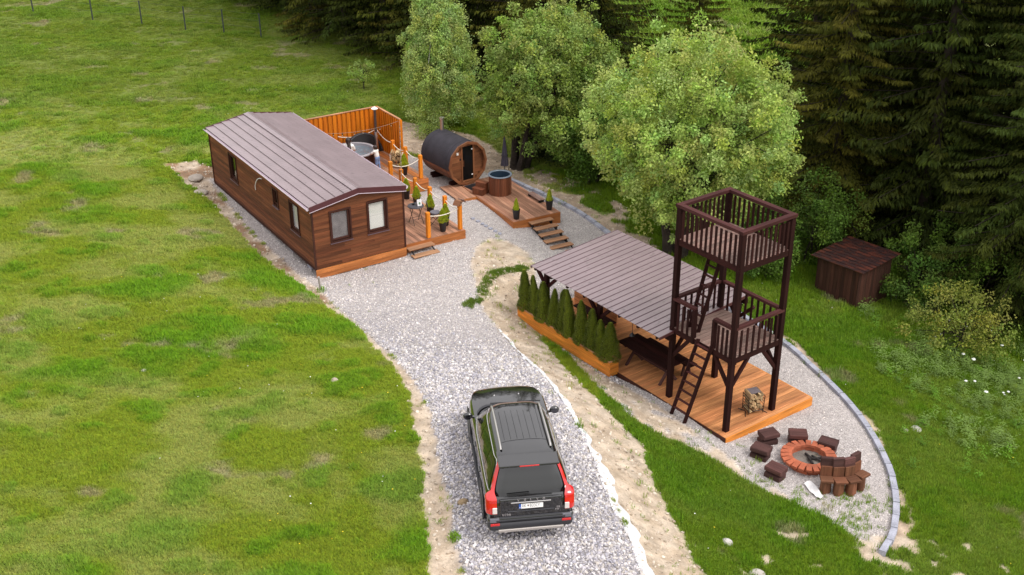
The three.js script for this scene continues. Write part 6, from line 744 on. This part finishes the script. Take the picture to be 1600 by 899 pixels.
  spruce(9.9, -60, 1, olive, 'brownish spruce at the top of the picture between the two green clearings', undefined, 0.85, 1).scale.set(0.72, 0.85, 0.72);
  const right = [[16.6, -45.6], [22.5, -44], [16.2, -41.8], [21, -40.5], [15.4, -48.2], [20, -48.5], [16.5, -50], [24, -38.5], [22.2, -36], [26, -43], [18.6, -37.6], [23.5, -51], [15, -56], [20, -55], [18.5, -62]];
  right.forEach(([x, z], i) => spruce(x, z, i === 8 || i === 10 ? 3 : i % 3, i % 4 === 1 ? olive : green, 'dark spruce in the dense forest along the right side of the picture', 'spruces of the right forest', 0.95 + 0.2 * hash2(i, 3), i * 1.7));
  const mid = [[-1.6, -63], [1.5, -58.5], [4.0, -55], [4.5, -59], [2, -66], [-0.5, -70.5]];
  mid.forEach(([x, z], i) => spruce(x, z, (i + 1) % 3, i % 2 ? olive : green, 'dark spruce behind the birch and the round pale trees', 'spruces behind the deciduous trees', 0.9 + 0.2 * hash2(i, 5), i * 2.3));
  const left = [[-14.6, -76.5], [-12.2, -71.6], [-9.9, -69], [-7.3, -66.7], [-5.4, -64.6], [-3.9, -61.8], [-16.6, -80], [-12.5, -77], [-9.3, -74.5], [-6.2, -72], [-3.4, -68], [-19, -84], [-9, -81]];
  left.forEach(([x, z], i) => spruce(x, z, i % 3, i % 3 === 1 ? olive : green, 'dark spruce in the forest row above the left meadow', 'spruces above the meadow', 0.85 + 0.22 * hash2(i, 7), i * 1.3));
}
// ---------------------------------------------------------------- grass, weeds, flowers, stones: nobody could count these
function stuff(name, geo, mat, n, place, label, category) {
  const m = new THREE.InstancedMesh(geo, mat, n), o = new THREE.Object3D(), c = new THREE.Color(); let k = 0;
  for (let i = 0; i < n * 3 && k < n; i++) { const s = place(o, c, i); if (!s) continue; o.updateMatrix(); m.setMatrixAt(k, o.matrix); m.setColorAt(k, c); k++; }
  m.count = k; m.name = numbered(name); m.castShadow = m.receiveShadow = true; scene.add(m); tag(m, label, category, undefined, 'stuff'); return m;
}
function tuftGeo(n, h, spread, w, lean, seed) {
  const q = mulberry(seed), P = []; for (let i = 0; i < n; i++) { const a = q() * 6.28, r = spread * Math.sqrt(q()), x = r * Math.cos(a), z = r * Math.sin(a), b = q() * 6.28, l = lean * (0.3 + q()), hh = h * (0.55 + 0.6 * q()), ww = w * (0.7 + 0.6 * q()), ca = Math.cos(b), sa = Math.sin(b), m = [x + ca * l * 0.35, hh * 0.6, z + sa * l * 0.35], t = [x + ca * l, hh, z + sa * l], s = [-sa * ww / 2, 0, ca * ww / 2]; P.push(x - s[0], -0.01, z - s[2], x + s[0], -0.01, z + s[2], m[0] + s[0] * 0.8, m[1], m[2] + s[2] * 0.8, x - s[0], -0.01, z - s[2], m[0] + s[0] * 0.8, m[1], m[2] + s[2] * 0.8, m[0] - s[0] * 0.8, m[1], m[2] - s[2] * 0.8, m[0] - s[0] * 0.8, m[1], m[2] - s[2] * 0.8, m[0] + s[0] * 0.8, m[1], m[2] + s[2] * 0.8, t[0], t[1], t[2]); } return geoOf(P);
}
const bladeM = new THREE.MeshPhysicalMaterial({ color: 0xffffff, roughness: 0.8, side: THREE.DoubleSide, transmission: 0.3, thickness: 0, specularIntensity: 0.4 });
const tuftA = tuftGeo(12, 0.08, 0.085, 0.012, 0.065, 1), tuftB = tuftGeo(13, 0.16, 0.12, 0.015, 0.1, 2), tuftC = tuftGeo(12, 0.13, 0.22, 0.035, 0.12, 3);
const q1 = mulberry(500);
const setGrass = (o, c, x, z, s, bright = 1) => { o.position.set(x, HMAP.at(x, z), z); o.rotation.set(0, q1() * 6.28, 0); const v = q1() < 0.12 ? 1.5 : 1; o.scale.set(s * (0.75 + 0.5 * q1()), s * v * (0.55 + 0.75 * q1()), s * (0.75 + 0.5 * q1())); const g = grassColor(x, z), k = bright * (0.75 + 0.5 * q1()); c.setRGB(g[0] * k * (0.9 + 0.25 * q1()), g[1] * k, g[2] * k); return true; };
const inView = (x, z) => Math.abs(x) < 0.47 * -z + 3;
const meadow = (x0, x1, z0, z1, s, keep) => (o, c) => { const x = lerp(x0, x1, q1()), z = lerp(z0, z1, q1()); if (!inView(x, z) || HMAP.reg(x, z) !== GRASS) return false; const [l, d, b] = sward(x, z); if (q1() > keep * (1 - 0.6 * b)) return false; return setGrass(o, c, x, z, s * (0.8 + 0.5 * l - 0.15 * d)); };
stuff('meadow_grass', tuftA, bladeM, 110000, meadow(-16, -1, -29.5, -16.5, 1, 1), 'short green grass of the near left meadow beside the drive', 'grass');
stuff('meadow_grass', tuftA, bladeM, 100000, meadow(-23, -4, -46, -29.5, 1.3, 1), 'short olive green grass of the left meadow beside the cabin', 'grass');
stuff('meadow_grass', tuftC, bladeM, 110000, meadow(-40, -2, -90, -46, 0.72, 1), 'olive and green grass of the far meadow below the spruces', 'grass');
stuff('grass_clumps', tuftB, bladeM, 9000, (o, c) => { const x = lerp(-22, -1.5, q1()), z = lerp(-48, -16.5, q1()); if (!inView(x, z) || HMAP.reg(x, z) !== GRASS || sward(x, z)[0] < 0.4 + 0.6 * q1()) return false; return setGrass(o, c, x, z, 0.5 + 0.5 * q1(), 0.85); }, 'longer dark green grass clumps dotted over the left meadow', 'grass');
stuff('bank_grass', tuftB, bladeM, 60000, meadow(1, 16, -34, -16.5, 0.72, 1), 'lush green grass of the banks on both sides of the kerb', 'grass');
stuff('bank_grass', tuftB, bladeM, 42000, meadow(4, 24, -50, -33, 0.95, 1), 'lush green grass between the kerb, the shed and the forest', 'grass');
stuff('bank_grass', tuftB, bladeM, 16000, meadow(-6, 8, -60, -43, 0.9, 1), 'shaded green grass under the birch and round trees', 'grass');
stuff('field_grass', tuftC, bladeM, 22000, meadow(2, 26, -110, -60, 1.8, 1), 'bright green grass of the clearings behind the trees', 'grass');
// sparse tufts on gravel and dirt
stuff('gravel_weeds', tuftB, bladeM, 9000, (o, c) => { const x = lerp(-6, 10.3, q1()), z = lerp(-47, -17, q1()), r = HMAP.reg(x, z); if (r === GRASS) return false; const dm = distLine(PG_L, x, z), db = distLine(BANK_R, x, z), bench = Math.hypot(x - 8.7, z + 24.4), mg = distLine(MOUND_GRASS, x, z); let p = 0.004; if (r === GRAVEL_ && x > 1 && z > -34) p = 0.75 * Math.exp(-dm / 0.5) + (bench < 1.3 ? 0.5 : 0) * (fbm(x * 3, z * 3) > 0.45 ? 1 : 0.1) + (z > -24.4 && x > 7.2 ? 0.5 * sstep(fbm(x * 2, z * 2), 0.4, 0.6) : 0); else if (r === GRAVEL_) p = 0.0015; else if (r === DIRT) p = 0.5 * Math.exp(-db / 0.35) * (fbm(x * 2, z * 2) > 0.48 ? 1 : 0.15) + (fbm(x * 1.3 + 9, z * 1.3) > 0.62 ? 0.12 : 0.008) + 0.5 * Math.exp(-mg / 0.15); else p = fbm(x * 1.2, z * 1.2) > 0.56 ? 0.3 : 0.02; if (q1() > p) return false; return setGrass(o, c, x, z, 0.35 + 0.45 * q1()); }, 'scattered weeds on the gravel and the dirt bank', 'weeds');
stuff('mound_grass', tuftB, bladeM, 750, (o, c) => { const i = Math.floor(q1() * (MOUND_GRASS.length - 1)), t = q1(), [a, b] = MOUND_GRASS[i], [d, e] = MOUND_GRASS[i + 1], x = lerp(a, d, t) + 0.34 * (q1() - 0.5), z = lerp(b, e, t) + 0.34 * (q1() - 0.5); if (fbm(x * 4, z * 4) < 0.38) return false; setGrass(o, c, x, z, 0.35 + 0.3 * q1()); c.setRGB(0.12 + 0.05 * q1(), 0.23, 0.02); return true; }, 'curved line of green grass along the rim of the sandy mound', 'grass');
const weedG = (() => { const P = [], C = [], q = mulberry(8); for (let i = 0; i < 40; i++) { const a = q() * 6.28, h = 0.1 + 0.55 * q(), r = 0.2 * q(), d = V(Math.cos(a), 0.15 - 0.5 * q(), Math.sin(a)).normalize(), s = V(-Math.sin(a), 0, Math.cos(a)); leaf(P, C, V(r * Math.cos(a), h, r * Math.sin(a)), d, s, s.clone().cross(d), 0.09 + 0.07 * q(), 0.04, [1, 1, 1]); } return geoOf(P); })();
stuff('tall_weeds', weedG, bladeM, 700, (o, c) => { const x = lerp(9.5, 20, q1()), z = lerp(-38, -24, q1()), w = fbm(x * 0.5 + 2, z * 0.5, 3); if (!inView(x, z) || HMAP.reg(x, z) !== GRASS || x < 11.4 + (z + 30) * -0.15 || z > -26 || (w < 0.54 && q1() > 0.1)) return false; setGrass(o, c, x, z, 0.45 + 0.4 * q1()); const k = 0.7 + 0.6 * q1(); if (w > 0.56) c.setRGB(0.16 * k, 0.25 * k, 0.05 * k); else c.setRGB(0.12 * k, 0.26 * k, 0.015 * k); return true; }, 'tall grey green nettles and weeds on the slope right of the kerb', 'weeds');
const petal = new THREE.CylinderGeometry(0.018, 0.012, 0.012, 5).translate(0, 0.14, 0), fm = new THREE.MeshStandardMaterial({ color: 0xffffff, roughness: 0.8 });
stuff('meadow_flowers', petal, fm, 520, (o, c) => { const x = lerp(-14, 17, q1()), z = lerp(-60, -17, q1()); if (!inView(x, z) || HMAP.reg(x, z) !== GRASS || fbm(x * 0.5, z * 0.5) < 0.48) return false; o.position.set(x, HMAP.at(x, z) - 0.03, z); o.rotation.set(0.4 * (q1() - 0.5), 0, 0.4 * (q1() - 0.5)); o.scale.setScalar(0.5 + 0.6 * q1()); q1() < (x > 8 ? 0.3 : 0.6) ? c.setRGB(0.75, 0.55, 0.02) : c.setRGB(0.8, 0.8, 0.78); return true; }, 'tiny yellow and white flowers scattered over the grass', 'flowers');
stuff('white_umbels', new THREE.IcosahedronGeometry(0.06, 0).scale(1, 0.4, 1).translate(0, 0.5, 0), fm, 30, (o, c) => { const x = lerp(14, 18.5, q1()), z = lerp(-36, -30, q1()); o.position.set(x, HMAP.at(x, z), z); o.rotation.set(0.3 * (q1() - 0.5), q1() * 6, 0.3 * (q1() - 0.5)); o.scale.setScalar(0.5 + 0.7 * q1()); c.setRGB(0.7, 0.72, 0.68); return true; }, 'white umbel flowers in the weeds at the right picture edge', 'flowers');
const pebble = (seed) => { const g = new THREE.IcosahedronGeometry(1, 0), p = g.attributes.position; for (let i = 0; i < p.count; i++) { const k = 0.75 + 0.5 * hash2(Math.round(p.getX(i) * 50 + p.getY(i) * 130), Math.round(p.getZ(i) * 70) + seed); p.setXYZ(i, p.getX(i) * k, p.getY(i) * 0.68 * k, p.getZ(i) * k * 0.85); } g.computeVertexNormals(); return g; };
const stoneM = new THREE.MeshStandardMaterial({ color: 0xffffff, roughness: 0.9 }), pebG = [pebble(1), pebble(2), pebble(3)];
const stones = (x0, x1, z0, z1, r0, r1, region, keep, tones) => (o, c) => { const x = lerp(x0, x1, q1()), z = lerp(z0, z1, q1()); if (HMAP.reg(x, z) !== region || q1() > keep(x, z)) return false; const s = r0 + (r1 - r0) * Math.pow(q1(), 2.2); o.position.set(x, HMAP.at(x, z) + s * 0.22, z); o.rotation.set(q1() * 6, q1() * 6, q1() * 6); o.scale.set(s, s * (0.7 + 0.3 * q1()), s); const t = tones[Math.floor(q1() * tones.length)], k = 0.75 + 0.5 * q1(); c.setRGB(t[0] * k, t[1] * k, t[2] * k); return true; };
const GREYS = [[0.44, 0.42, 0.44], [0.52, 0.49, 0.485], [0.34, 0.33, 0.37], [0.66, 0.63, 0.62], [0.47, 0.43, 0.39], [0.39, 0.37, 0.4]], FINE = [[0.62, 0.57, 0.55], [0.7, 0.65, 0.63], [0.54, 0.5, 0.49], [0.62, 0.56, 0.51], [0.46, 0.43, 0.43]], TAN = [[0.5, 0.42, 0.33], [0.6, 0.52, 0.43], [0.42, 0.34, 0.26]];
for (const k of [0, 1, 2]) { stuff('drive_stones', pebG[k], stoneM, 9500, stones(-4.5, 3.2, -32, -16.8, 0.018, 0.055, GRAVEL_, (x, z) => sstep(z, -32, -25), GREYS), 'loose grey stones covering the drive around the car', 'stones'); }
stuff('drive_stones', pebG[0], stoneM, 19000, stones(-6.5, 3, -38.5, -24, 0.012, 0.034, GRAVEL_, (x, z) => 1, [...FINE, ...GREYS.slice(0, 3)]), 'smaller grey stones of the drive in front of the cabin', 'stones');
stuff('terrace_pebbles', pebG[1], stoneM, 22000, stones(-4, 10.6, -47, -21, 0.01, 0.03, GRAVEL_, (x, z) => (x > 1 ? 1 : 0.5), FINE), 'pale fine gravel around the decks, the tower and the fire ring', 'gravel');
stuff('cabin_pebbles', pebG[2], stoneM, 5000, stones(-12.6, -5, -46, -33, 0.012, 0.035, GRAVEL_, () => 1, FINE), 'pale fine gravel strip along the long side of the cabin', 'gravel');
stuff('soil_clods', pebG[2], stoneM, 5200, stones(-6, 5, -38, -16.8, 0.012, 0.06, DIRT, (x, z) => 0.35 + 0.65 * fbm(x * 2, z * 2), TAN), 'tan clods and stones on the dirt banks beside the drive', 'soil');
stuff('soil_clods', pebG[1], stoneM, 2600, stones(-7, 6, -54, -38, 0.015, 0.06, SAND_, () => 1, TAN), 'tan clods and stones on the sandy ground behind the sauna', 'soil');
stuff('soil_clods', pebG[0], stoneM, 1200, stones(-15, -5, -47, -33, 0.02, 0.08, DIRT, () => 1, TAN), 'stones and clods along the trail left of the cabin', 'soil');
renderer.render(scene, camera);
